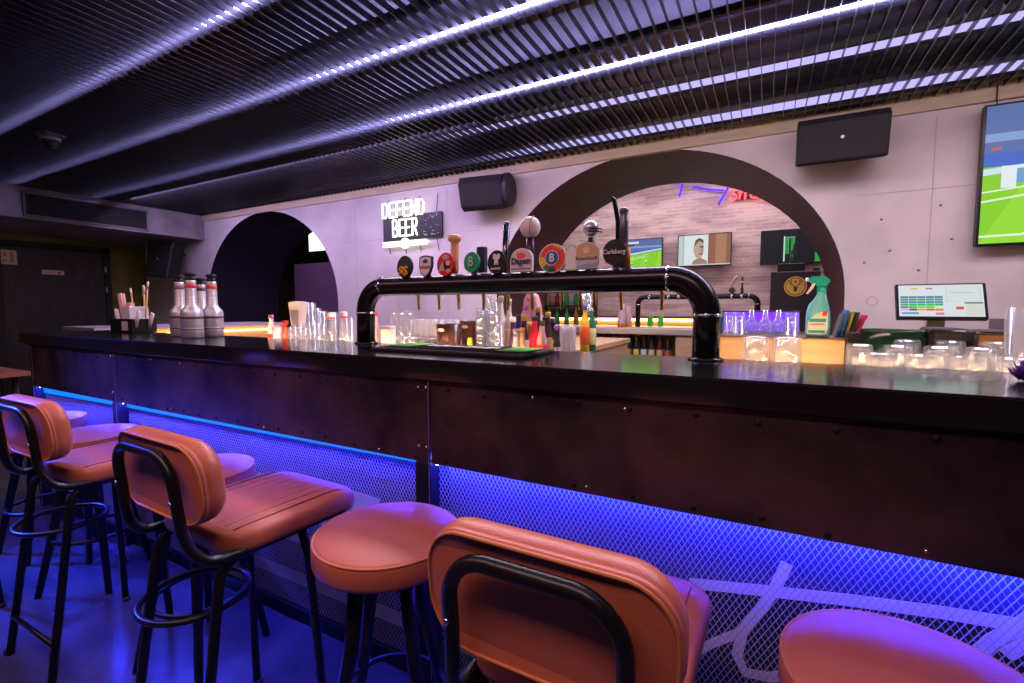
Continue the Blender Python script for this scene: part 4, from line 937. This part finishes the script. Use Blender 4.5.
fixn(MB().loft([endp(.195, 1.02), endp(.235, 1.0), endp(.25, .9)], 0, False).build('end_panel', paint(.028, .024, .036, .5), t))
MB().box((-.25, -.159, -.10), (.185, -.154, .095), 0, M2).build('grille', paint(.014, .013, .016, .8), t)
fixn(MB().prism(ellipse(.010, .010, 12, -.04, 0), -.163, -.158).build('badge', paint(.6, .58, .6, .3), t))
MB().bbox((-.05, .13, -.04), (.05, .20, .04), .004).build('wall_bracket', blackmetal, t)
# small speaker in the alcove
p = at(177, 262, 4.28)
t = thing('alcove_speaker', 'dark tilted wall speaker above the steel bottles under the lowered ceiling', 'speaker', (p.x + .06, 4.10, p.z), .25)
M_ = Matrix.Rotation(-.12, 4, 'X') @ Matrix.Rotation(.10, 4, 'Y')
fixn(MB().loft([[M_ @ Vector((x * k, y, z * k)) for x, z in ((-.24, -.30), (.22, -.30), (.25, .30), (-.27, .30))] for y, k in ((-.14, .9), (-.12, .96), (.10, .8))], 0, False).build('cabinet', paint(.02, .018, .02, .5), t))
fixn(MB().prism(ellipse(.014, .014, 12), -.158, -.150, 0, M_).build('badge', paint(.4, .38, .36), t))
MB().bbox((-.03, .08, .1), (.03, .31, .16), .004).build('wall_bracket', blackmetal, t)
# security camera dome on the slats
cmx, cmy = at(50, 137, 2.05), 2.05
t = thing('dome_camera', 'small dome security camera under the black slats at the far left', 'camera', (atz(50, 134, 2.73).x, atz(50, 134, 2.73).y, 2.735), .2)
q = MB().bbox((-.07, -.07, -.03), (.07, .07, 0), .006); q.build('mount_plate', paint(.10, .095, .11, .35), t)
MB().lathe([(.065, -.03), (.066, -.055), (.062, -.06)], (0, 0, 0), 24).build('camera_ring', paint(.25, .24, .27, .3), t)
MB().sphere((0, 0, -.062), (.056, .056, .062), 22, 12).build('camera_dome', paint(.02, .018, .02, .06), t)
# big television on the right
TVX0, TVX1, TVZ0, TVZ1, TVY = 1.212, 2.87, 1.69, 2.605, 4.30
tv = thing('television', 'large television showing a green football pitch at the right edge', 'television', ((TVX0 + TVX1) / 2, TVY, (TVZ0 + TVZ1) / 2), .02)
hw, hh_ = (TVX1 - TVX0) / 2, (TVZ1 - TVZ0) / 2
MB().bbox((-hw, 0, -hh_), (hw, .045, hh_), .006).build('television_case', paint(.012, .012, .015, .3), tv)
MB().bbox((-.3, .045, -.2), (.3, .09, .2), .004).build('wall_mount', blackmetal, tv)
class Screen:
    def __init__(s, x0, z0, x1, z1, y, st): s.q = MB(); s.ms = []; s.b = (x0, z0, x1, z1); s.y = y; s.st = st; s.k = 0
    def poly(s, pts, c, st=None):
        m = glow(c[0], c[1], c[2], st or s.st)
        if m not in s.ms: s.ms.append(m)
        x0, z0, x1, z1 = s.b; s.k += 1
        s.q.add([(x0 + u * (x1 - x0), s.y - .00015 * s.k, z0 + v * (z1 - z0)) for u, v in pts], [tuple(range(len(pts)))], s.ms.index(m)); return s
    def rect(s, u0, v0, u1, v1, c, st=None): return s.poly([(u0, v0), (u1, v0), (u1, v1), (u0, v1)], c, st)
def football(sc_):
    R, P = sc_.rect, sc_.poly
    R(0, 0, 1, 1, (.22, .60, .02)); R(0, .66, 1, 1, (.10, .16, .38)); R(0, .74, 1, .80, (.22, .35, .62)); R(0, .56, 1, .66, (.06, .14, .55))
    P([(0, .50), (1, .66), (1, .70), (0, .545)], (.62, .75, .85))
    P([(0, .0), (1, .0), (1, .64), (0, .49)], (.24, .62, .025))
    for a in (0, 2, 4): P([(a * .2, 0), (a * .2 + .2, 0), (min(1, a * .2 + .3), .5 + .03 * a), (min(1, a * .2 + .14), .49 + .03 * a)], (.30, .70, .04))
    P([(0, .37), (.5, .47), (.5, .482), (0, .382)], (.75, .85, .65)); P([(0, .30), (.6, .46), (.6, .475), (0, .315)], (.75, .85, .65))
    P([(0, .045), (.13, .05), (.30, .20), (.30, .215), (.125, .065), (0, .06)], (.8, .9, .75))
    R(.055, .40, .10, .56, (.75, .82, .85)); R(.10, .43, .20, .545, (.16, .35, .60)); R(.10, .535, .20, .56, (.75, .82, .85)); R(.13, .38, .18, .46, (.8, .85, .8))
    R(.115, .88, .42, .935, (.92, .92, .85)); R(.13, .80, .3, .86, (.05, .06, .12))
    for i in range(9): R(.13 + i * .03, .895, .148 + i * .03, .92, (.35, .36, .33))
    R(.17, .775, .215, .80, (.75, .08, .06)); R(.02, .68, .05, .70, (.6, .12, .1)); R(.22, .69, .3, .715, (.4, .12, .3))
    R(.245, .245, .27, .29, (.8, .82, .9)); R(.235, .215, .28, .25, (.05, .08, .45)); R(.238, .19, .246, .218, (.05, .08, .4)); R(.268, .19, .276, .218, (.05, .08, .4)); R(.25, .29, .266, .312, (.3, .15, .1))
    R(.6, .3, .625, .36, (.8, .82, .9)); R(.6, .25, .625, .3, (.05, .08, .4))
sc_ = Screen(-hw + .014, -hh_ + .016, hw - .014, hh_ - .014, -.0008, 1.0); football(sc_)
sc_.q.build('television_screen', sc_.ms, tv)
MB().tube([(-hw + .08, .05, hh_ - .02), (-hw + .075, .06, hh_ + .05), (-hw + .08, .075, hh_ + .14)], .004, 6).build('television_cable', black, tv)

# ================================================================== BEYOND THE BIG ARCH
def small_tv(label, px0, px1, pyt, pyb, Y):
    a, b = at(px0, pyt, Y), at(px1, pyb, Y); cx, cz = (a.x + b.x) / 2, (a.z + b.z) / 2; w_, h = (b.x - a.x) / 2, (a.z - b.z) / 2
    t = thing('wall_television', label, 'television', (cx, Y, cz))
    MB().bbox((-w_, 0, -h), (w_, .05, h), .005).build('television_case', paint(.012, .012, .016, .3), t)
    MB().bbox((-.12, .05, -.1), (.12, BY - Y, .1), .004).build('wall_mount', blackmetal, t)
    return t, Screen(-w_ + .012, -h + .014, w_ - .012, h - .012, -.0008, .95)
t, s = small_tv('wall television with a green football picture, left one on the brick wall', 622, 662, 240, 272, 6.86); football(s); s.q.build('television_screen', s.ms, t)
t, s = small_tv('wall television showing a man in white on a pale picture, centre of the brick wall', 678, 731, 235.5, 265, 6.86)
s.rect(0, 0, 1, 1, (.72, .78, .80)); s.rect(.58, 0, 1, 1, (.28, .12, .07)); s.rect(.72, 0, .92, 1, (.42, .20, .12)); s.rect(.0, .0, .12, 1, (.5, .62, .58)); s.rect(.09, 0, .10, 1, (.3, .4, .38))
s.poly([(.26, 0), (.30, .16), (.42, .26), (.56, .14), (.58, 0)], (.34, .22, .16)); s.poly([(.40 + .10 * cos(2*PI*i/20), .55 + .33 * sin(2*PI*i/20)) for i in range(20)], (.50, .36, .30))
s.poly([(.31, .62), (.33, .82), (.40, .90), (.48, .84), (.50, .72), (.40, .80)], (.10, .08, .07)); s.rect(.42, .58, .49, .63, (.08, .06, .06)); s.rect(.40, .34, .48, .40, (.25, .12, .10)); s.rect(.44, .42, .48, .55, (.36, .24, .2)); s.rect(0, 0, 1, .035, (.6, .62, .62))
s.q.build('television_screen', s.ms, t)
t, s = small_tv('dark wall television with a green bottle picture, right one on the brick wall', 761, 822, 231, 263, 6.80)
s.rect(0, 0, 1, 1, (.008, .008, .014)); s.rect(.38, .06, .405, .82, (.5, .75, .65)); s.rect(.42, .30, .47, .80, (.02, .22, .05)); s.rect(.50, .30, .55, .80, (.02, .3, .06)); s.rect(.45, .1, .54, .28, (.01, .01, .01)); s.rect(.90, .02, 1, .3, (.02, .35, .04))
for u in (.415, .455, .55): s.rect(u, .28, u + .012, .8, (.03, .5, .08))
s.rect(.42, .76, .57, .80, (.2, .3, .25)); s.q.build('television_screen', s.ms, t)
# violet and red neon
nv = emat('neon_violet', (.07, .012, 1.), 2.4); nr = emat('neon_red', (1., .06, .08), 3.5)
nz_ = thing('neon_lightning', 'violet neon outline glowing at the top of the brick wall', 'neon sign', (at(700, 195, 6.93).x, 6.93, at(700, 195, 6.93).z)); NO = nz_.location
def L3(px, py, Y=6.93): p = at(px, py, Y); return (p.x - NO.x, Y - NO.y, p.z - NO.z)
q = MB()
for a in ([(682, 184), (681, 190), (679.5, 197)], [(693, 186.5), (708, 189.5), (724, 190.5)], [(728, 187), (724, 195), (718.5, 204)], [(679, 184), (671, 176), (660, 170)]): q.tube([L3(*p) for p in a], .013, 8)
q.build('neon_tube', nv, nz_)
q = MB()
for p in ((682, 184), (693, 186.5), (728, 187), (718.5, 204)):
    v = Vector(L3(*p)); q.cyl(v, v + Vector((0, .07, 0)), .005, None, 6)
q.build('neon_standoff', black, nz_)
nz_ = thing('neon_word', 'red neon handwriting glowing beside the violet neon on the brick wall', 'neon sign', (at(745, 194, 6.93).x, 6.93, at(745, 194, 6.93).z)); NO = nz_.location
q = MB()
for a in ([(737, 189), (733, 188.5), (731, 191), (733, 193.5), (736, 195), (736.5, 198), (733, 199.5), (730, 198)], [(740.5, 189), (739.5, 199)], [(738, 192.5), (743, 192)], [(745, 199), (745.5, 193), (747, 191.5), (749, 192)], [(751, 193), (751, 197), (754, 198), (756, 194), (757, 198)], [(760, 195), (762, 199), (768, 198), (775, 200)]):
    q.tube([L3(*p) for p in a], .013, 8)
q.build('neon_tube', nr, nz_)
v = Vector((0, 0, 0)); MB().bbox((-.12, .01, -.04), (.2, .07, .05), .004).build('neon_mount', paint(.05, .01, .01), nz_)
# rear bar under the brick wall
rbz = 1.03
rear = thing('rear_bar', 'rear bar with a pale stone top and steel edge in front of the brick wall', 'bar', (-1.4, 6.1, 0))
RO = (-1.4, 6.1, 0)
MB().bbox((-3.1, 5.85, rbz - .075), (.9, 6.5, rbz), .004).build('counter_top', steelsheet, rear, RO)
MB().bbox((-3.1, 5.95, rbz + .0), (.9, 6.48, rbz + .012), .002).build('counter_slab', paint(.72, .62, .55, .3), rear, RO)
q = MB(); q.box((-3.1, 5.9, 0), (-2.1, 6.45, rbz - .075)); q.box((-2.1, 6.40, 0), (-.95, 6.45, rbz - .075)); q.box((-2.1, 5.9, 0), (-.95, 6.4, .63)); q.box((-.95, 5.9, 0), (.9, 6.45, rbz - .075)); q.box((-2.1, 5.9, .63), (-2.07, 6.4, rbz - .075))
q.build('counter_body', woodlight, rear, RO)
sh = thing('wall_shelf', 'long wooden wall shelf with a warm glowing strip along the brick wall', 'shelf', (-1.4, 6.9, 1.1))
MB().bbox((-1.65, -.12, .03), (2.0, .095, .065), .003).build('shelf_board', paint(.16, .08, .05, .5), sh)
MB().box((-1.65, .04, -.005), (2.0, .06, .03)).build('led_strip', emat('led_warm_rear', (1., .55, .16), 14.), sh)
MB().bbox((-1.65, .07, -.30), (2.0, .095, -.005), .002).build('shelf_back', woodlight, sh)
# second tower
t2 = thing('rear_tap_tower', 'smaller black pipe tap tower standing on the rear bar', 'beer tap tower', ((-1.43 + -.095) / 2, 6.0, rbz + .013)); O2 = t2.location.copy()
y2, z2, r2 = 6.0, 1.415, .032; a_, b_ = -1.43, -.095
pth = [(a_, y2, rbz + .013)] + arc((a_ + .09, y2, z2 - .09), (-1, 0, 0), (0, 0, 1), .09, 0, PI/2, 8) + arc((b_ - .09, y2, z2 - .09), (0, 0, 1), (1, 0, 0), .09, 0, PI/2, 8) + [(b_, y2, rbz + .013)]
MB().tube(pth, r2, 18).build('pipe', pipemat, t2, O2)
for p, ax in (((a_, y2, z2 - .09), 'z'), ((b_, y2, z2 - .09), 'z'), ((b_ - .09, y2, z2), 'x')):
    d = Vector((.005, 0, 0)) if ax == 'x' else Vector((0, 0, .005)); MB().cyl(Vector(p) - d, Vector(p) + d, r2 + .003, None, 18).build('pipe_collar', chrome, t2, O2)
for i, px in enumerate((650, 669, 679, 690, 732, 742)):
    x = at(px, 296, 6.0).x; t = bpy.data.objects.new('tap', None); COL.objects.link(t); t.parent = t2; t.location = (x - O2.x, 0, z2 - O2.z)
    q = MB().cyl((0, -.02, .01), (0, -.06, .0), .018, None, 12); q.cyl((0, -.055, .01), (0, -.058, -.05), .011, .008, 10); q.build('tap_spout', chrome, t)
    if i in (4, 3, 2): o = fixn(MB().prism(ellipse(.035, .035, 16), -.01, .004).build('tap_badge', paint(.10, .06, .05), t)); o.location = (0, -.02, .065)
    if i == 4: MB().tube([(.0, .01, .03), (-.01, 0, .12), (.02, -.01, .2), (.05, -.01, .23)], [.014, .016, .013, .011], 10).build('tap_handle', paint(.75, .52, .32), t)
    if i == 5: MB().lathe([(.016, 0), (.016, .06), (.010, .07), (.012, .14), (.010, .19)], (.0, -.02, .03), 12).build('tap_handle', paint(.05, .04, .02), t); MB().lathe([(.0125, 0), (.013, .002), (.0125, .02)], (0, -.02, .15), 12).build('handle_band', paint(.75, .5, .05), t)
# black machine with golden disc
jm_ = thing('shot_machine', 'black box drinks machine with a round golden emblem behind the spray bottle', 'drinks machine', (at(794, 300, 5.9).x, 6.0, rbz + .013)); JO = jm_.location
ja, jb = at(772, 272, 5.85), at(820, 312, 5.85); jw = (jb.x - ja.x) / 2; jt = ja.z - JO.z
MB().bbox((-jw, -.15, 0), (jw, .15, jt), .006).build('machine_body', paint(.035, .03, .032, .4), jm_)
MB().bbox((-jw + .06, -.10, jt), (jw - .14, .10, jt + .09), .006).build('machine_top', black, jm_)
MB().bbox((jw - .06, -.05, jt), (jw, .05, jt + .04), .004).build('machine_knob', black, jm_)
em = fixn(MB().prism(ellipse(.105, .105, 32), -.012, 0).build('round_emblem', paint(.75, .52, .12, .35, .6), jm_)); em.location = (.005, -.15, jt - .16)
q = MB(); dk = paint(.08, .05, .02)
q.tube([(.088 * cos(2*PI*i/32), -.0125, .088 * sin(2*PI*i/32)) for i in range(32)], .004, 6, 0, True)
for s in (-1, 1):
    q.tube([(s * .008, -.0125, -.01), (s * .035, -.0125, .03), (s * .06, -.0125, .065)], .005, 6); q.tube([(s * .03, -.0125, .022), (s * .06, -.0125, .025)], .004, 6); q.tube([(s * .042, -.0125, .042), (s * .035, -.0125, .07)], .004, 6)
q.loft([[(x, y, z) for x, z in ((-.02, .0), (.02, .0), (.012, -.045), (0, -.06), (-.012, -.045))] for y in (-.0155, -.012)], 0, False); q.box((-.004, -.016, .03), (.004, -.012, .07)); q.box((-.016, -.016, .046), (.016, -.012, .054))
fixn(q.build('emblem_relief', dk, em))
o = MB().lathe([(.03, 0), (.034, .01), (.034, .12), (.012, .17), (.011, .22), (.004, .222)], (0, 0, 0), 16).build('green_bottle', mat('bottle_green', (.02, .16, .05), .15, trans=.3)); o.location = (JO.x - .02, 6.0, JO.z + jt + .091); tag(o, 'dark green bottle standing on top of the black drinks machine', 'bottle')
for i, (px, c, h) in enumerate([(660.5, (.05, .5, .05), .14), (650, (.05, .45, .03), .13)]):
    o = MB().lathe([(.032, 0), (.036, .01), (.036, .9 * h), (.03, h), (.004, h)], (0, 0, 0), 14).build('green_cup', paint(*c)); o.location = (at(px, 330, 6.25).x, 6.25, rbz + .013); tag(o, ['green cup on the rear bar, second beside the leg of the small tower', 'green cup on the rear bar, nearest to the leg of the small tower'][i], 'cup')
o = MB().lathe([(.03, 0), (.033, .01), (.033, .15), (.011, .21), (.011, .27), (.004, .272)], (0, 0, 0), 14).build('green_bottle', paint(.01, .15, .04, .2)); o.location = (at(706, 325, 3.0).x, 3.0, BZ); 
o.location = (at(706, 325, 2.08).x, 2.08, BXZ - .0); o.scale = (.45, .45, .45); tag(o, 'small dark green bottle just right of the big tower pipe', 'bottle')
o.location.x = max(o.location.x, -.17)
# sanitiser and salad cups on the rear bar, right of the tower
p = at(622, 330, 5.95)
for i, (px, c, lb) in enumerate([(622, (.75, .6, .62), 'pale labelled bottle with orange foot standing on the rear bar'), (628, (.6, .42, .42), 'pinkish labelled bottle behind the pale one on the rear bar')]):
    Y = 5.97 + .1 * i; p = at(px, 304 + i * 2, Y); h = p.z - rbz - .013
    o = MB().lathe([(.05, 0), (.052, .01), (.052, .5 * h), (.032, .68 * h), (.032, h), (.004, h)], (0, 0, 0), 16).build('cordial_bottle', paint(*c)); o.location = (p.x, Y, rbz + .013); tag(o, lb, 'bottle')
    MB().lathe([(.0525, .0), (.0528, .002), (.0528, .04), (.0525, .042)], (0, 0, .0), 16).build('bottle_label', paint(.75, .2, .05), o)
# open fridge shelf full of bottles
FG = 'bottles on the open shelf under the rear bar'; random.seed(11)
cols = [((.03, .02, .02), (.5, .3, .1)), ((.02, .05, .02), (.12, .3, .1)), ((.05, .02, .015), (.7, .6, .4)), ((.02, .02, .025), (.5, .1, .08)), ((.10, .02, .015), (.65, .45, .2)), ((.02, .02, .02), (.75, .65, .15)), ((.015, .015, .02), (.7, .7, .72))]
FN = ['first', 'second', 'third', 'fourth', 'fifth', 'sixth', 'seventh', 'eighth', 'ninth', 'tenth', 'eleventh', 'twelfth', 'thirteenth']
for row in range(2):
    for i in range(11):
        x = -2.02 + i * .096; Y = 6.0 + row * .14; c = cols[[0, 3, 2, 1, 4, 0, 5, 6, 2, 4, 3, 1][(i + row * 5) % 12]]
        r = .036; h = random.uniform(.27, .315)
        o = MB().lathe([(r * .9, 0), (r, .01), (r, .17), (.013, .23), (.013, h), (.004, h + .002)], (0, 0, 0), 12).build('shelf_bottle', paint(*c[0], .2)); o.location = (x, Y, .631); tag(o, '%s bottle of the %s row on the dark shelf under the rear bar' % (FN[i], ['front', 'rear'][row]), 'bottle', FG)
        MB().lathe([(r + .0003, .04), (r + .001, .042), (r + .001, .13), (r + .0003, .132)], (0, 0, 0), 12).build('bottle_label', paint(*c[1]), o)
        MB().lathe([(.011, h - .03), (.0145, h - .028), (.0145, h + .003), (.008, h + .004)], (0, 0, 0), 10).build('bottle_cap', paint(*[(.6, .45, .12), (.5, .05, .04), (.05, .05, .05)][i % 3]), o)
# dark bottle shelf seen on the left of the arch
bs = thing('bottle_shelf', 'dark metal bottle shelf with green bottles at the left end of the brick wall', 'shelf', (at(567, 300, 6.7).x, 6.75, 1.03)); 
for z in (.0, .27, .52): MB().bbox((-.42, -.13, z), (.42, .14, z + .02), .002).build('shelf_board', blackmetal, bs)
for x in (-.42, .40): MB().box((x, -.13, 0), (x + .018, .14, .62)).build('shelf_side', blackmetal, bs)
for i in range(10):
    lv = i // 5; x = bs.location.x - .33 + (i % 5) * .155; c = [(.05, .45, .15), (.45, .3, .08), (.05, .35, .12), (.3, .04, .03), (.08, .5, .2)][(i * 2 + lv) % 5]
    o = MB().lathe([(.036, 0), (.04, .01), (.04, .13), (.013, .18), (.013, .23), (.004, .232)], (0, 0, 0), 12).build('spirit_bottle', paint(*c, .2)); o.location = (x, 6.74, 1.03 + (.021, .291)[lv]); tag(o, '%s bottle on the %s board of the dark bottle shelf' % (FN[i % 5], ['lower', 'upper'][lv]), 'bottle', 'bottles on the dark bottle shelf')
# ---- beyond the small arch
struct(MB().box((-7.50, WB + .02, 0), (-6.0, WB + .08, 2.06)).build('wall_screen', mat('screen_wall', (.10, .055, .10), .5)))
pw = at(318, 243, 6.6)
lw = thing('lit_panel', 'bright white lit panel glimpsed through the small dark arch', 'light panel', (pw.x, 6.6, pw.z))
MB().bbox((-.28, 0, -.17), (.5, .03, .26), .004).build('panel_frame', paint(.1, .25, .12), lw)
MB().box((-.26, -.004, -.15), (.48, .002, .24)).build('panel_face', emat('panel_white', (.95, 1., .92), 3.), lw)
MB().box((-.02, .03, -.05), (.02, 1.77, .05)).build('panel_arm', blackmetal, lw)

# ================================================================== LIGHTS
def area(name, loc, rot, sx, sy, power, col, spread=None):
    l = bpy.data.lights.new(name, 'AREA'); l.shape = 'RECTANGLE'; l.size = sx; l.size_y = sy; l.energy = power; l.color = col
    if spread: l.spread = spread
    o = bpy.data.objects.new(name, l); COL.objects.link(o); o.location = loc; o.rotation_euler = rot; return o
area('guest_side_light', (-.7, -.35, 2.70), (.22, 0, 0), 2.6, .35, 36, (1., .56, .57))
area('guest_side_far_light', (-3.2, -.3, 2.70), (.22, 0, 0), 2.0, .35, 20, (1., .56, .58))
area('bar_fill_light', (-.6, 2.6, 2.70), (-.1, 0, 0), 5.0, .3, 112, (.98, .80, .94))  # added fill that brightens the glassware behind the bar
area('wall_fill_far', (-4.8, 3.2, 2.70), (.75, 0, 0), 5.5, .2, 92, (.66, .50, 1.))  # added violet fill for the far concrete wall, no fixture of its own
area('wall_fill_near', (.6, 3.2, 2.70), (.75, 0, 0), 5., .2, 36, (.94, .72, .90))  # added pinkish fill for the near concrete wall, no fixture of its own
area('rear_room_light', (-.9, 6.2, 3.05), (.25, 0, 0), 3.5, .5, 56, (1., .76, .84))
area('far_end_light', (-9.0, 1.6, 2.33), (.5, .35, 0), .5, .5, 3, (1., .85, .45))
area('arch_screen_fill', (-6.6, 4.9, 2.5), (.7, 0, 0), .3, .3, 3, (.75, .4, 1.))  # small violet lamp added inside the arch to brighten the screen wall
sl_ = bpy.data.lights.new('blue_floor_fill', 'SPOT'); sl_.energy = 3000; sl_.color = (.02, .05, 1.); sl_.spot_size = .62; sl_.spot_blend = .6; sl_.shadow_soft_size = .15  # unseen spot added to turn the floor blue
so_ = bpy.data.objects.new('blue_floor_fill', sl_); COL.objects.link(so_); so_.location = (-5.4, .1, 2.65)
so_.rotation_euler = (Vector((-2.2, .62, 0)) - so_.location).to_track_quat('-Z', 'Y').to_euler()
for nm_, p_, t_, c_, e_, s_ in (('added_warm_uplight', (-1.35, 3.3, 1.02), (-.75, 3.55, 2.74), (1., .36, .06), 90, .75), ('added_violet_uplight', (.20, 2.12, 1.20), (-.02, 3.1, 2.74), (.8, .06, 1.), 60, .32)):  # spots added to tint the ceiling slats orange and magenta
    l_ = bpy.data.lights.new(nm_, 'SPOT'); l_.energy = e_; l_.color = c_; l_.spot_size = s_; l_.spot_blend = .8; l_.shadow_soft_size = .03
    o_ = bpy.data.objects.new(nm_, l_); COL.objects.link(o_); o_.location = p_; o_.rotation_euler = (Vector(t_) - Vector(p_)).to_track_quat('-Z', 'Y').to_euler()
w_ = bpy.data.worlds.new('room_air'); SC.world = w_; w_.use_nodes = True
w_.node_tree.nodes['Background'].inputs[0].default_value = (.02, .016, .03, 1); w_.node_tree.nodes['Background'].inputs[1].default_value = .3
# ================================================================== CAMERA
cam = bpy.data.cameras.new('camera'); co = bpy.data.objects.new('camera', cam); COL.objects.link(co)
cam.sensor_width = 36; cam.lens = 36 * FPX / 1024; cam.clip_start = .02; cam.clip_end = 60
co.location = (0, 0, EYE); co.rotation_euler = (PI / 2 - PITCH, 0, YAW)
SC.camera = co
SC.view_settings.view_transform = 'Standard'; SC.view_settings.look = 'None'; SC.view_settings.exposure = 0.; SC.view_settings.gamma = 1.; SC.view_settings.use_curve_mapping = False
SC.cycles.use_denoising = True; SC.cycles.max_bounces = 12; SC.cycles.transparent_max_bounces = 16; SC.cycles.transmission_bounces = 10
SC.cycles.sample_clamp_indirect = 6.; SC.cycles.caustics_reflective = False; SC.cycles.caustics_refractive = False
